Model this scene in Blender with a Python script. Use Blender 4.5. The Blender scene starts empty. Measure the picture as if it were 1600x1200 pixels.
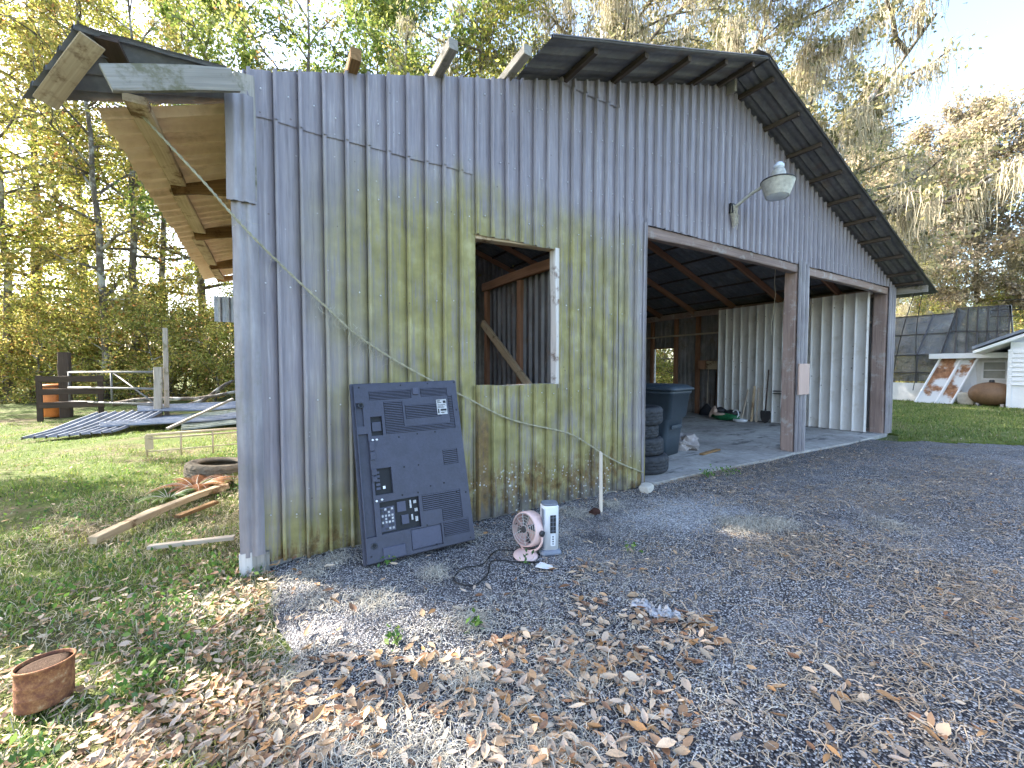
import bpy, bmesh, math, random
import numpy as np
from mathutils import Vector, Matrix, noise as mnoise

R = math.radians
sc = bpy.context.scene
COL = sc.collection

# ------------------------------------------------------------------ camera, sky, sun, exposure
PITCH = math.atan(25 / 650.0)
cam = bpy.data.cameras.new('camera')
cam.sensor_width = 36.0
cam.lens = 650 / 1600 * 36.0
cam.clip_start = 0.05
cam.clip_end = 1500
cam_o = bpy.data.objects.new('camera', cam)
cam_o.location = (0.066, -3.38, 1.4)
cam_o.rotation_euler = (R(90) - PITCH, 0, -R(31.14))
COL.objects.link(cam_o)
sc.camera = cam_o

SUN_EL, SUN_AZ = R(34), math.atan2(-0.72, 0.69)
w = bpy.data.worlds.new('World')
sc.world = w
w.use_nodes = True
wn = w.node_tree
sky = wn.nodes.new('ShaderNodeTexSky')
sky.sky_type = 'NISHITA'
sky.sun_disc = False
sky.sun_elevation = SUN_EL
sky.sun_rotation = SUN_AZ
sky.air_density = 1.0
sky.dust_density = 2.2
sky.ozone_density = 1.0
bg = wn.nodes['Background']
bg.inputs['Strength'].default_value = 0.14
wn.links.new(sky.outputs['Color'], bg.inputs['Color'])

sun = bpy.data.lights.new('sun', 'SUN')
sun.energy = 4.8
sun.angle = R(0.53)
sun.color = (1.0, 0.93, 0.82)
sun_o = bpy.data.objects.new('sun', sun)
sdir = Vector((math.sin(SUN_AZ) * math.cos(SUN_EL), math.cos(SUN_AZ) * math.cos(SUN_EL), math.sin(SUN_EL)))
sun_o.rotation_euler = (-sdir).to_track_quat('-Z', 'Y').to_euler()
sun_o.location = sdir * 60
COL.objects.link(sun_o)

vs = sc.view_settings
vs.view_transform = 'Standard'
vs.look = 'None'
vs.exposure = 2.6
vs.gamma = 1.0
vs.use_curve_mapping = False
sc.cycles.max_bounces = 6
sc.cycles.diffuse_bounces = 3
sc.cycles.glossy_bounces = 3
sc.cycles.transmission_bounces = 5
sc.cycles.transparent_max_bounces = 8
sc.cycles.use_denoising = True
sc.cycles.use_adaptive_sampling = True
sc.cycles.adaptive_threshold = 0.02

rng = np.random.default_rng(7)
random.seed(7)

# ------------------------------------------------------------------ helpers
def tag(o, label=None, cat=None, group=None, kind=None):
    if label: o['label'] = label
    if cat: o['category'] = cat
    if group: o['group'] = group
    if kind: o['kind'] = kind
    return o

def empty(name, loc, label=None, cat=None, group=None, rz=0):
    o = bpy.data.objects.new(name, None)
    o.empty_display_size = 0.2
    o.location = loc
    o.rotation_euler = (0, 0, rz)
    COL.objects.link(o)
    return tag(o, label, cat, group)

def link(name, me, mat, parent=None):
    o = bpy.data.objects.new(name, me)
    if mat is not None and len(me.materials) == 0:
        me.materials.append(mat)
    COL.objects.link(o)
    if parent is not None:
        o.parent = parent
    return o

def np_mesh(name, v, f, mat, parent=None, col=None, smooth=False, uv=None):
    v = np.asarray(v, np.float32); f = np.asarray(f, np.int32)
    me = bpy.data.meshes.new(name)
    n, k = f.shape
    me.vertices.add(len(v)); me.vertices.foreach_set('co', v.ravel())
    me.loops.add(n * k); me.loops.foreach_set('vertex_index', f.ravel())
    me.polygons.add(n)
    me.polygons.foreach_set('loop_start', np.arange(0, n * k, k, dtype=np.int32))
    me.polygons.foreach_set('loop_total', np.full(n, k, np.int32))
    if smooth:
        me.polygons.foreach_set('use_smooth', np.ones(n, bool))
    if col is not None:
        a = me.color_attributes.new('col', 'FLOAT_COLOR', 'POINT')
        c = np.ones((len(v), 4), np.float32); c[:, :3] = col
        a.data.foreach_set('color', c.ravel())
    me.update(); me.validate()
    return link(name, me, mat, parent)

class MB:
    """collects boxes, beams, tubes, lathes; build() links them as one mesh"""
    def __init__(s):
        s.v = []; s.f = []; s.uv = []; s.sm = []
    def quad_faces(s, base, faces, uvs=None, smooth=False):
        for i, f in enumerate(faces):
            s.f.append([base + k for k in f])
            s.uv.append(uvs[i] if uvs else [(0, 0)] * len(f))
            s.sm.append(smooth)
    def hexa(s, p, L=(1, 1, 1)):
        # p: 8 corners, order (x,y,z bits): 000,100,110,010,001,101,111,011 ; grain runs along the longest side
        b = len(s.v); s.v += [tuple(q) for q in p]
        faces = [(0, 3, 2, 1), (4, 5, 6, 7), (0, 1, 5, 4), (1, 2, 6, 5), (2, 3, 7, 6), (3, 0, 4, 7)]
        lo = [(0, 0, 0), (1, 0, 0), (1, 1, 0), (0, 1, 0), (0, 0, 1), (1, 0, 1), (1, 1, 1), (0, 1, 1)]
        ax = int(np.argmax(L)); o1, o2 = [a for a in range(3) if a != ax]
        sh = random.random() * 7
        uvs = []
        for f in faces:
            uvs.append([(lo[k][ax] * L[ax] + sh, lo[k][o1] * L[o1] + lo[k][o2] * L[o2] + sh) for k in f])
        s.quad_faces(b, faces, uvs)
    def box(s, c, d, M=None):
        c = Vector(c); h = Vector(d) / 2
        pts = []
        for q in ((-1, -1, -1), (1, -1, -1), (1, 1, -1), (-1, 1, -1), (-1, -1, 1), (1, -1, 1), (1, 1, 1), (-1, 1, 1)):
            p = Vector((q[0] * h.x, q[1] * h.y, q[2] * h.z))
            if M is not None: p = M @ p
            pts.append(c + p)
        s.hexa(pts, tuple(d)); return s
    def beam(s, p0, p1, w_, h_, up=(0, 0, 1), jit=0.0):
        p0 = Vector(p0); p1 = Vector(p1); d = (p1 - p0); L = d.length; d.normalize()
        u = Vector(up); a = d.cross(u)
        if a.length < 1e-4: a = d.cross(Vector((0, 1, 0)))
        a.normalize(); b = a.cross(d).normalized()
        pts = []
        for t, base in ((0, p0), (1, p1)):
            for q in ((-1, -1), (1, -1), (1, 1), (-1, 1)):
                j = Vector((random.uniform(-jit, jit),) * 3)
                pts.append(base + a * (q[0] * w_ / 2) + b * (q[1] * h_ / 2) + j)
        o = [pts[0], pts[4], pts[7], pts[3], pts[1], pts[5], pts[6], pts[2]]
        s.hexa([o[0], o[1], o[2], o[3], o[4], o[5], o[6], o[7]], (L, h_, w_)); return s
    def rbeam(s, p0, p1, w_, h_, up=(0, 0, 1), rough=.08, n=10, bow=0.0, seed=0):
        p0 = Vector(p0); p1 = Vector(p1); d = (p1 - p0); L = d.length; d.normalize()
        u = Vector(up); a = d.cross(u)
        if a.length < 1e-4: a = d.cross(Vector((0, 1, 0)))
        a.normalize(); b = a.cross(d).normalized(); base = len(s.v)
        ring = [(-1, -.82), (-.82, -1), (.82, -1), (1, -.82), (1, .82), (.82, 1), (-.82, 1), (-1, .82)]; m = len(ring)
        for i in range(n + 1):
            t = i / n; c = p0.lerp(p1, t) + b * (bow * math.sin(math.pi * t))
            for k, (x, y) in enumerate(ring):
                j = 1 + rough * mnoise.noise(Vector((t * L * 3 + seed, k * 2.3, seed))) * 2.2
                e = d * (rough * .9 * w_ * mnoise.noise(Vector((k * 1.7, seed + i, 4))) if i in (0, n) else 0)
                s.v.append(tuple(c + a * (x * w_ / 2 * j) + b * (y * h_ / 2 * j) + e))
        per = [0]
        for k in range(m):
            q0, q1 = ring[k], ring[(k + 1) % m]; per.append(per[-1] + math.hypot((q1[0] - q0[0]) * w_ / 2, (q1[1] - q0[1]) * h_ / 2))
        sh = seed * 1.37
        for i in range(n):
            for k in range(m):
                k2 = (k + 1) % m
                s.f.append([base + i * m + k, base + i * m + k2, base + (i + 1) * m + k2, base + (i + 1) * m + k])
                x0, x1 = i / n * L + sh, (i + 1) / n * L + sh
                s.uv.append([(x0, per[k] + sh), (x0, per[k + 1] + sh), (x1, per[k + 1] + sh), (x1, per[k] + sh)]); s.sm.append(False)
        for i0, rev in ((base, True), (base + n * m, False)):
            f = list(range(i0, i0 + m)); f = f[::-1] if rev else f
            s.f.append(f); s.uv.append([(.02 * k, .02 * k) for k in range(m)]); s.sm.append(False)
        return s
    def tube(s, pts, r, n=8, cap=True, smooth=True):
        pts = [Vector(p) for p in pts]; k = len(pts)
        rr = [r] * k if not hasattr(r, '__len__') else list(r)
        b = len(s.v); prev = None
        for i, p in enumerate(pts):
            d = (pts[min(i + 1, k - 1)] - pts[max(i - 1, 0)])
            if d.length < 1e-9: d = Vector((0, 0, 1))
            d.normalize()
            if prev is None:
                a = d.cross(Vector((0, 0, 1)))
                if a.length < 1e-3: a = d.cross(Vector((1, 0, 0)))
            else:
                a = prev - d * prev.dot(d)
            a.normalize(); prev = a; c = d.cross(a)
            for j in range(n):
                t = 2 * math.pi * j / n
                s.v.append(tuple(p + (a * math.cos(t) + c * math.sin(t)) * rr[i]))
        fs = []
        for i in range(k - 1):
            for j in range(n):
                fs.append((b + i * n + j, b + i * n + (j + 1) % n, b + (i + 1) * n + (j + 1) % n, b + (i + 1) * n + j))
        s.quad_faces(0, fs, None, smooth)
        if cap:
            s.quad_faces(0, [tuple(b + j for j in range(n))[::-1], tuple(b + (k - 1) * n + j for j in range(n))])
        return s
    def lathe(s, prof, n=24, M=None, smooth=True, cap=True, rmod=None):
        b = len(s.v); k = len(prof)
        for i, (r, z) in enumerate(prof):
            for j in range(n):
                t = 2 * math.pi * j / n
                q = r if rmod is None else rmod(i, j, r)
                p = Vector((q * math.cos(t), q * math.sin(t), z))
                if M is not None: p = M @ p
                s.v.append(tuple(p))
        fs = [(b + i * n + j, b + i * n + (j + 1) % n, b + (i + 1) * n + (j + 1) % n, b + (i + 1) * n + j) for i in range(k - 1) for j in range(n)]
        s.quad_faces(0, fs, None, smooth)
        if cap:
            s.quad_faces(0, [tuple(b + j for j in range(n))[::-1], tuple(b + (k - 1) * n + j for j in range(n))])
        return s
    def poly(s, pts, smooth=False):
        b = len(s.v); s.v += [tuple(p) for p in pts]
        s.quad_faces(0, [tuple(range(b, b + len(pts)))], None, smooth); return s
    def prism(s, pts, ext):
        e = Vector(ext); n = len(pts); b = len(s.v)
        s.v += [tuple(Vector(p)) for p in pts] + [tuple(Vector(p) + e) for p in pts]
        s.quad_faces(0, [tuple(range(b, b + n))[::-1], tuple(range(b + n, b + 2 * n))] + [(b + i, b + (i + 1) % n, b + n + (i + 1) % n, b + n + i) for i in range(n)])
        return s
    def build(s, name, mat, parent=None, bevel=0.0):
        me = bpy.data.meshes.new(name)
        me.from_pydata(s.v, [], s.f)
        ul = me.uv_layers.new(name='UVMap')
        flat = [c for u in s.uv for q in u for c in q]
        ul.data.foreach_set('uv', flat)
        me.polygons.foreach_set('use_smooth', s.sm)
        me.update()
        o = link(name, me, mat, parent)
        if bevel:
            m = o.modifiers.new('bevel', 'BEVEL'); m.width = bevel; m.segments = 2; m.limit_method = 'ANGLE'
        return o

def beam(name, p0, p1, w_, h_, mat, parent=None, up=(0, 0, 1), jit=0.0):
    sd_ = (hash((round(p0[0] * 100), round(p0[1] * 100), round(p0[2] * 100))) % 97)
    L = (Vector(p1) - Vector(p0)).length
    return MB().rbeam(p0, p1, w_, h_, up, .05 + jit * 9, max(3, min(16, int(L / .22))), 0.004 * L, sd_).build(name, mat, parent)

# ------------------------------------------------------------------ materials
def newmat(name):
    m = bpy.data.materials.new(name); m.use_nodes = True
    nt = m.node_tree
    return m, nt, nt.nodes['Principled BSDF']

class NT:
    def __init__(s, nt): s.nt = nt
    def n(s, typ, **kw):
        x = s.nt.nodes.new(typ)
        for k, v in kw.items(): setattr(x, k, v)
        return x
    def l(s, a, b): s.nt.links.new(a, b)
    def sock(s, node, i, v):
        if hasattr(v, 'is_output'): s.l(v, node.inputs[i])
        else: node.inputs[i].default_value = v
    def math(s, op, a, b=0.0, c=0.0, clamp=False):
        x = s.n('ShaderNodeMath', operation=op, use_clamp=clamp)
        s.sock(x, 0, a); s.sock(x, 1, b)
        if op in ('MULTIPLY_ADD', 'SMOOTH_MIN', 'COMPARE'): s.sock(x, 2, c)
        return x.outputs[0]
    def sstep(s, v, a, b):
        x = s.n('ShaderNodeMapRange', interpolation_type='SMOOTHSTEP')
        s.sock(x, 0, v); s.sock(x, 1, a); s.sock(x, 2, b); x.inputs[3].default_value = 0; x.inputs[4].default_value = 1
        return x.outputs[0]
    def maprange(s, v, a, b, c, d):
        x = s.n('ShaderNodeMapRange'); s.sock(x, 0, v)
        for i, q in enumerate((a, b, c, d)): x.inputs[i + 1].default_value = q
        return x.outputs[0]
    def mix(s, f, a, b, mode='MIX'):
        x = s.n('ShaderNodeMix', data_type='RGBA', blend_type=mode)
        s.sock(x, 0, f); s.sock(x, 6, a); s.sock(x, 7, b)
        return x.outputs[2]
    def noise(s, vec, scale, detail=3, rough=0.55, dim='3D'):
        x = s.n('ShaderNodeTexNoise', noise_dimensions=dim)
        s.l(vec, x.inputs['Vector']); x.inputs['Scale'].default_value = scale
        x.inputs['Detail'].default_value = detail; x.inputs['Roughness'].default_value = rough
        return x.outputs['Fac']
    def vor(s, vec, scale, out='Distance', feature='F1'):
        x = s.n('ShaderNodeTexVoronoi', feature=feature)
        s.l(vec, x.inputs['Vector']); x.inputs['Scale'].default_value = scale
        return x.outputs[out]
    def pos(s): return s.n('ShaderNodeNewGeometry').outputs['Position']
    def obj(s): return s.n('ShaderNodeTexCoord').outputs['Object']
    def uv(s): return s.n('ShaderNodeTexCoord').outputs['UV']
    def scale(s, vec, k):
        x = s.n('ShaderNodeMapping'); s.l(vec, x.inputs[0]); x.inputs['Scale'].default_value = k
        return x.outputs[0]
    def xyz(s, vec):
        x = s.n('ShaderNodeSeparateXYZ'); s.l(vec, x.inputs[0]); return x.outputs
    def ramp(s, f, stops):
        x = s.n('ShaderNodeValToRGB'); s.l(f, x.inputs[0]); e = x.color_ramp.elements
        while len(e) < len(stops): e.new(0.5)
        for q, (p, c) in zip(e, stops): q.position = p; q.color = (*c, 1)
        return x.outputs[0]
    def bump(s, h, strength, dist, bsdf):
        x = s.n('ShaderNodeBump'); s.sock(x, 'Height', h); x.inputs['Strength'].default_value = strength
        x.inputs['Distance'].default_value = dist
        s.l(x.outputs[0], bsdf.inputs['Normal'])
    def rnd(s): return s.n('ShaderNodeObjectInfo').outputs['Random']

def c4(c): return (c[0], c[1], c[2], 1)

def mat_plain(name, c, rough=0.6, metal=0.0, var=0.25, scale=8, spec=0.4, bump=0.0):
    m, nt, b = newmat(name); t = NT(nt)
    p = t.obj()
    n1 = t.noise(p, scale, 5, 0.6)
    n2 = t.noise(p, scale * 6, 3, 0.6)
    f = t.math('MULTIPLY_ADD', n2, 0.4, t.math('MULTIPLY', n1, 0.6))
    t.l(t.ramp(f, [(0.25, [x * (1 - var) for x in c]), (0.75, [min(1, x * (1 + var)) for x in c])]), b.inputs['Base Color'])
    b.inputs['Roughness'].default_value = rough; b.inputs['Metallic'].default_value = metal
    b.inputs['Specular IOR Level'].default_value = spec
    if bump: t.bump(n2, bump, 0.01, b)
    return m

def mat_wood(name, c1, c2, rough=0.85, stain=None, sc_=1.0):
    m, nt, b = newmat(name); t = NT(nt)
    uv = t.uv()
    g = t.noise(t.scale(uv, (1.6 * sc_, 55 * sc_, 1)), 1.0, 4, 0.65)
    k = t.noise(t.scale(uv, (1.2, 6, 1)), 1.0, 3)
    col = t.ramp(t.math('MULTIPLY_ADD', k, 0.5, t.math('MULTIPLY', g, 0.55)), [(0.28, c1), (0.5, [(a + d) / 2 for a, d in zip(c1, c2)]), (0.72, c2)])
    if stain:
        s_ = t.sstep(t.noise(t.pos(), 4.5, 5, 0.7), 0.52, 0.66)
        col = t.mix(s_, col, c4(stain))
    v = t.maprange(t.rnd(), 0, 1, 0.78, 1.2)
    hs = t.n('ShaderNodeHueSaturation'); t.l(col, hs.inputs['Color']); t.l(v, hs.inputs['Value'])
    t.l(hs.outputs[0], b.inputs['Base Color'])
    b.inputs['Roughness'].default_value = rough; b.inputs['Specular IOR Level'].default_value = 0.2
    t.bump(g, 0.5, 0.006, b)
    return m

def mat_attr(name, trans=0.35, rough=0.6, spec=0.25):
    m, nt, b = newmat(name); t = NT(nt)
    a = t.n('ShaderNodeAttribute', attribute_name='col')
    t.l(a.outputs['Color'], b.inputs['Base Color'])
    b.inputs['Roughness'].default_value = rough; b.inputs['Specular IOR Level'].default_value = spec
    if trans:
        tr = t.n('ShaderNodeBsdfTranslucent'); t.l(a.outputs['Color'], tr.inputs['Color'])
        mx = t.n('ShaderNodeMixShader'); mx.inputs[0].default_value = trans
        t.l(b.outputs[0], mx.inputs[1]); t.l(tr.outputs[0], mx.inputs[2])
        t.l(mx.outputs[0], nt.nodes['Material Output'].inputs['Surface'])
    return m

# weathered painted steel of the front wall: grey paint, algae, rust and lichen
def make_wall_metal():
    m, nt, b = newmat('painted_steel_wall'); t = NT(nt)
    p = t.pos(); x, y, z = t.xyz(p)
    stv = t.scale(p, (1, 1, 0.05))
    streak = t.noise(stv, 48, 5, 0.65)
    blot = t.noise(p, 1.7, 4, 0.6)
    base = t.ramp(t.math('MULTIPLY_ADD', streak, 0.68, t.math('MULTIPLY', blot, 0.32)),
                  [(0.30, (0.150, 0.133, 0.150)), (0.45, (0.235, 0.210, 0.232)), (0.57, (0.282, 0.255, 0.275)), (0.74, (0.46, 0.43, 0.44))])
    # green algae film
    wob = t.math('MULTIPLY', t.math('SUBTRACT', t.noise(p, 1.1, 3), 0.5), 1.5)
    comb = t.math('MULTIPLY', t.math('SUBTRACT', t.noise(t.scale(p, (1, 1, 0.02)), 9, 2), 0.5), 0.7)
    xx = t.math('ADD', x, wob)
    mx = t.math('MULTIPLY', t.sstep(xx, 0.15, 1.15), t.math('SUBTRACT', 1.0, t.sstep(xx, 3.25, 4.2)))
    zz = t.math('ADD', z, t.math('ADD', t.math('MULTIPLY', wob, 0.7), comb))
    mz = t.math('SUBTRACT', 1.0, t.sstep(zz, 2.55, 3.2))
    low = t.math('SUBTRACT', 1.0, t.sstep(t.math('ADD', z, t.math('MULTIPLY', comb, 0.8)), 0.15, 0.75))
    lowx = t.math('SUBTRACT', 1.0, t.sstep(x, 4.0, 4.3))
    alg = t.math('MAXIMUM', t.math('MULTIPLY', mx, mz), t.math('MULTIPLY', low, lowx), clamp=True)
    patch = t.sstep(t.math('ADD', t.math('MULTIPLY', streak, 0.6), t.math('MULTIPLY', t.noise(t.scale(p, (1, 1, .45)), 3.4, 6, 0.7), 0.5)), 0.39, 0.60)
    alg = t.math('MULTIPLY', alg, t.math('MULTIPLY_ADD', patch, 0.72, 0.10))
    algc = t.ramp(t.noise(p, 5, 4), [(0.3, (0.20, 0.175, 0.030)), (0.55, (0.33, 0.29, 0.075)), (0.75, (0.48, 0.43, 0.19))])
    col = t.mix(alg, base, algc)
    # rust and dirt creeping up from the ground, right of the leaning television
    rz = t.math('ADD', z, t.math('MULTIPLY', t.math('SUBTRACT', t.noise(t.scale(p, (1, 1, 0.12)), 13, 4, 0.7), 0.5), 0.95))
    rx = t.math('MULTIPLY', t.sstep(x, 1.2, 1.7), t.math('SUBTRACT', 1.0, t.sstep(x, 3.4, 3.9)))
    rust = t.math('MULTIPLY', t.math('SUBTRACT', 1.0, t.sstep(rz, 0.26, 0.62)), rx)
    rustl = t.math('MULTIPLY', t.math('SUBTRACT', 1.0, t.sstep(rz, 0.03, 0.2)), lowx)
    rust = t.math('MULTIPLY', t.math('MAXIMUM', rust, rustl), t.sstep(t.noise(p, 9, 5, 0.7), 0.34, 0.6))
    seam = t.math('MULTIPLY', t.math('MULTIPLY', t.sstep(x, 1.70, 1.73), t.math('SUBTRACT', 1.0, t.sstep(x, 1.83, 1.88))), t.math('SUBTRACT', 1.0, t.sstep(rz, 0.75, 1.25)))
    rust = t.math('MAXIMUM', rust, t.math('MULTIPLY', seam, 0.9), clamp=True)
    rustc = t.ramp(t.noise(p, 16, 5, 0.7), [(0.3, (0.05, 0.032, 0.018)), (0.5, (0.15, 0.078, 0.022)), (0.7, (0.25, 0.15, 0.05))])
    col = t.mix(t.math('MULTIPLY', rust, 0.85), col, rustc)
    grey = t.math('MULTIPLY', t.math('SUBTRACT', 1.0, t.sstep(rz, 0.02, 0.2)), rx)
    col = t.mix(t.math('MULTIPLY', grey, 0.7), col, (0.11, 0.11, 0.115, 1))
    # white lichen
    lz = t.math('MULTIPLY', t.math('SUBTRACT', 1.0, t.sstep(z, 0.3, 0.6)), t.sstep(t.noise(p, 4.0, 2), 0.48, 0.6))
    sp = t.math('SUBTRACT', 1.0, t.sstep(t.vor(p, 26), 0.16, 0.30))
    sp2 = t.math('SUBTRACT', 1.0, t.sstep(t.vor(p, 9), 0.045, 0.06))
    sp = t.math('MAXIMUM', t.math('MULTIPLY', sp, t.math('MULTIPLY', lz, rx)), t.math('MULTIPLY', sp2, t.math('MULTIPLY', lowx, 0.35)))
    col = t.mix(t.math('MULTIPLY', sp, 0.9), col, (0.66, 0.67, 0.65, 1))
    # bird lime and small rust pits
    pit = t.math('SUBTRACT', 1.0, t.sstep(t.vor(p, 6.5), 0.035, 0.055))
    col = t.mix(t.math('MULTIPLY', pit, 0.6), col, (0.09, 0.06, 0.045, 1))
    t.l(col, b.inputs['Base Color'])
    ro = t.math('MULTIPLY_ADD', t.math('MAXIMUM', alg, rust), 0.35, 0.48)
    t.l(ro, b.inputs['Roughness']); b.inputs['Metallic'].default_value = 0.0
    b.inputs['Specular IOR Level'].default_value = 0.5
    t.bump(t.noise(p, 2.2, 2), 0.2, 0.03, b)
    return m

def make_sheet(name, lo, mid, hi, stain, amt=0.6, rough=0.5, metal=0.3, spots=False):
    m, nt, b = newmat(name); t = NT(nt)
    p = t.pos()
    s1 = t.noise(t.scale(p, (1, 1, 0.15)), 14, 4, 0.65); s2 = t.noise(p, 2.1, 4, 0.6)
    col = t.ramp(t.math('MULTIPLY_ADD', s1, 0.5, t.math('MULTIPLY', s2, 0.5)), [(0.3, lo), (0.5, mid), (0.72, hi)])
    st = t.math('MULTIPLY', t.sstep(t.noise(p, 3.3, 6, 0.72), 0.52, 0.70), amt)
    col = t.mix(st, col, c4(stain))
    if spots:
        d = t.math('SUBTRACT', 1.0, t.sstep(t.vor(p, 7.0), 0.07, 0.12))
        g_ = t.sstep(t.noise(p, 1.3, 2), 0.42, 0.55)
        col = t.mix(t.math('MULTIPLY', d, t.math('MULTIPLY', g_, 0.85)), col, (0.06, 0.05, 0.045, 1))
    t.l(col, b.inputs['Base Color'])
    b.inputs['Roughness'].default_value = rough; b.inputs['Metallic'].default_value = metal
    t.bump(s2, 0.3, 0.03, b)
    return m

M = {}
M['wall'] = make_wall_metal()
M['trim'] = make_sheet('grey_trim_steel', (0.17, 0.155, 0.168), (0.27, 0.248, 0.262), (0.42, 0.40, 0.41), (0.17, 0.18, 0.11), 0.45, 0.5, 0.1)
M['white_sheet'] = make_sheet('white_steel', (0.60, 0.58, 0.54), (0.72, 0.70, 0.67), (0.80, 0.79, 0.77), (0.36, 0.28, 0.17), 0.30, 0.55, 0.0, True)
M['roof'] = make_sheet('dull_roof_steel', (0.075, 0.075, 0.08), (0.12, 0.12, 0.125), (0.20, 0.20, 0.205), (0.14, 0.085, 0.045), 0.45, 0.55, 0.15)
M['old_sheet'] = make_sheet('dark_old_steel', (0.11, 0.105, 0.105), (0.20, 0.19, 0.19), (0.34, 0.33, 0.32), (0.16, 0.09, 0.05), 0.55, 0.6, 0.2)
M['galv'] = make_sheet('galvanised_scrap', (0.17, 0.19, 0.23), (0.26, 0.285, 0.335), (0.40, 0.42, 0.47), (0.13, 0.12, 0.09), 0.6, 0.45, 0.25)
M['soffit'] = make_sheet('tan_eave_sheet', (0.64, 0.45, 0.26), (0.77, 0.57, 0.36), (0.86, 0.69, 0.48), (0.28, 0.15, 0.06), 0.40, 0.65, 0.0)
M['wood_in'] = mat_wood('brown_framing', (0.13, 0.065, 0.038), (0.38, 0.20, 0.12))
M['wood_red'] = mat_wood('reddish_post', (0.15, 0.105, 0.09), (0.38, 0.285, 0.245), stain=(0.36, 0.32, 0.29))
M['wood_grey'] = mat_wood('weathered_grey_wood', (0.15, 0.14, 0.125), (0.40, 0.37, 0.33), stain=(0.16, 0.15, 0.10))
M['wood_tan'] = mat_wood('tan_weathered_wood', (0.30, 0.21, 0.12), (0.66, 0.52, 0.35), stain=(0.17, 0.10, 0.05))
M['wood_pale'] = mat_wood('pale_wood', (0.38, 0.30, 0.22), (0.68, 0.58, 0.47))
M['wood_rot'] = mat_wood('rotten_wood', (0.07, 0.035, 0.015), (0.40, 0.24, 0.11), stain=(0.09, 0.045, 0.02))
M['wood_dark'] = mat_wood('dark_wood', (0.03, 0.022, 0.018), (0.10, 0.07, 0.055))
M['wood_old'] = mat_wood('old_brown_grey_wood', (0.07, 0.055, 0.045), (0.22, 0.175, 0.14))
M['wood_dark2'] = mat_wood('dark_purlin_wood', (0.035, 0.028, 0.024), (0.13, 0.10, 0.08))
M['wood_white'] = mat_wood('flaking_white_wood', (0.42, 0.37, 0.34), (0.72, 0.69, 0.66), stain=(0.20, 0.14, 0.11))
M['wood_pink'] = mat_wood('salmon_wood', (0.48, 0.33, 0.27), (0.64, 0.47, 0.39))
M['foliage'] = mat_attr('tree_leaves', 0.52, 0.55, 0.3)
M['grassb'] = mat_attr('grass_blades', 0.3, 0.6, 0.2)
M['litter'] = mat_attr('dry_leaves', 0.12, 0.6, 0.3)
M['strand'] = mat_attr('dry_strands', 0.0, 0.8, 0.1)
M['moss'] = mat_attr('hanging_moss', 0.35, 0.8, 0.1)
M['tyre'] = mat_plain('tyre_rubber', (0.035, 0.037, 0.042), 0.75, 0, 0.35, 12, 0.35, 0.3)
M['binp'] = mat_plain('bin_plastic', (0.035, 0.05, 0.065), 0.45, 0, 0.25, 6, 0.5, 0.1)
M['tv'] = mat_plain('tv_plastic', (0.038, 0.040, 0.064), 0.5, 0, 0.35, 9, 0.5, 0.12)
M['tvd'] = mat_plain('tv_recess', (0.008, 0.009, 0.012), 0.6, 0, 0.3, 9)
M['tvl'] = mat_plain('tv_panel', (0.062, 0.065, 0.10), 0.5, 0, 0.25, 9)
M['silver'] = mat_plain('silver_metal', (0.62, 0.62, 0.63), 0.35, 0.6, 0.2, 20)
M['sticker'] = mat_plain('grey_sticker', (0.42, 0.42, 0.42), 0.5, 0, 0.6, 45)
M['pink'] = mat_plain('pink_plastic', (0.70, 0.50, 0.46), 0.4, 0, 0.10, 5, 0.5)
M['whitep'] = mat_plain('white_plastic', (0.70, 0.71, 0.74), 0.4, 0, 0.08, 6, 0.5)
M['darkp'] = mat_plain('dark_plastic', (0.022, 0.024, 0.03), 0.45, 0, 0.3, 10, 0.5)
M['greyp'] = mat_plain('blue_grey_plastic', (0.16, 0.18, 0.22), 0.45, 0, 0.25, 10, 0.5)
M['cable'] = mat_plain('black_cable', (0.012, 0.012, 0.013), 0.5, 0, 0.2, 10, 0.4)
M['rope'] = mat_plain('dirty_rope', (0.36, 0.33, 0.23), 0.9, 0, 0.45, 30, 0.1, 0.5)
M['rope2'] = mat_plain('pale_string', (0.60, 0.55, 0.45), 0.9, 0, 0.3, 30, 0.1)
M['wire'] = mat_plain('dark_wire', (0.04, 0.035, 0.03), 0.7, 0.2, 0.3, 20)
M['lampm'] = mat_plain('dirty_lamp_metal', (0.42, 0.41, 0.36), 0.5, 0.2, 0.45, 22, 0.4, 0.2)
M['glassd'] = mat_plain('lamp_diffuser', (0.62, 0.68, 0.76), 0.25, 0, 0.15, 12, 0.5)
M['stone'] = mat_plain('pale_stone', (0.50, 0.46, 0.40), 0.9, 0, 0.3, 9, 0.2, 0.6)
M['concr_r'] = mat_plain('rubble_concrete', (0.36, 0.32, 0.30), 0.95, 0, 0.45, 14, 0.2, 0.9)
M['green'] = mat_plain('green_bag', (0.015, 0.13, 0.05), 0.5, 0, 0.5, 20, 0.4)
M['skinp'] = mat_plain('pale_pinkish_film', (0.55, 0.40, 0.32), 0.5, 0, 0.25, 12, 0.4)
M['iron'] = mat_plain('dark_iron', (0.05, 0.048, 0.05), 0.6, 0.4, 0.4, 25, 0.4)
M['gatem'] = mat_plain('dull_gate_steel', (0.16, 0.16, 0.165), .6, .2, .4, 10, .4, .2)
M['ragm'] = mat_plain('grey_rag_cloth', (.46, .46, .48), .9, 0, .25, 40, .1, .5)
M['clod'] = mat_plain('dark_rotten_clod', (.06, .03, .024), .95, 0, .5, 30, .1, .8)
M['orange'] = mat_plain('orange_plastic', (0.62, 0.19, 0.04), 0.5, 0, 0.3, 8)
M['cream'] = mat_plain('cream_paint', (0.50, 0.40, 0.27), 0.7, 0, 0.25, 14, 0.3, 0.3)
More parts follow.
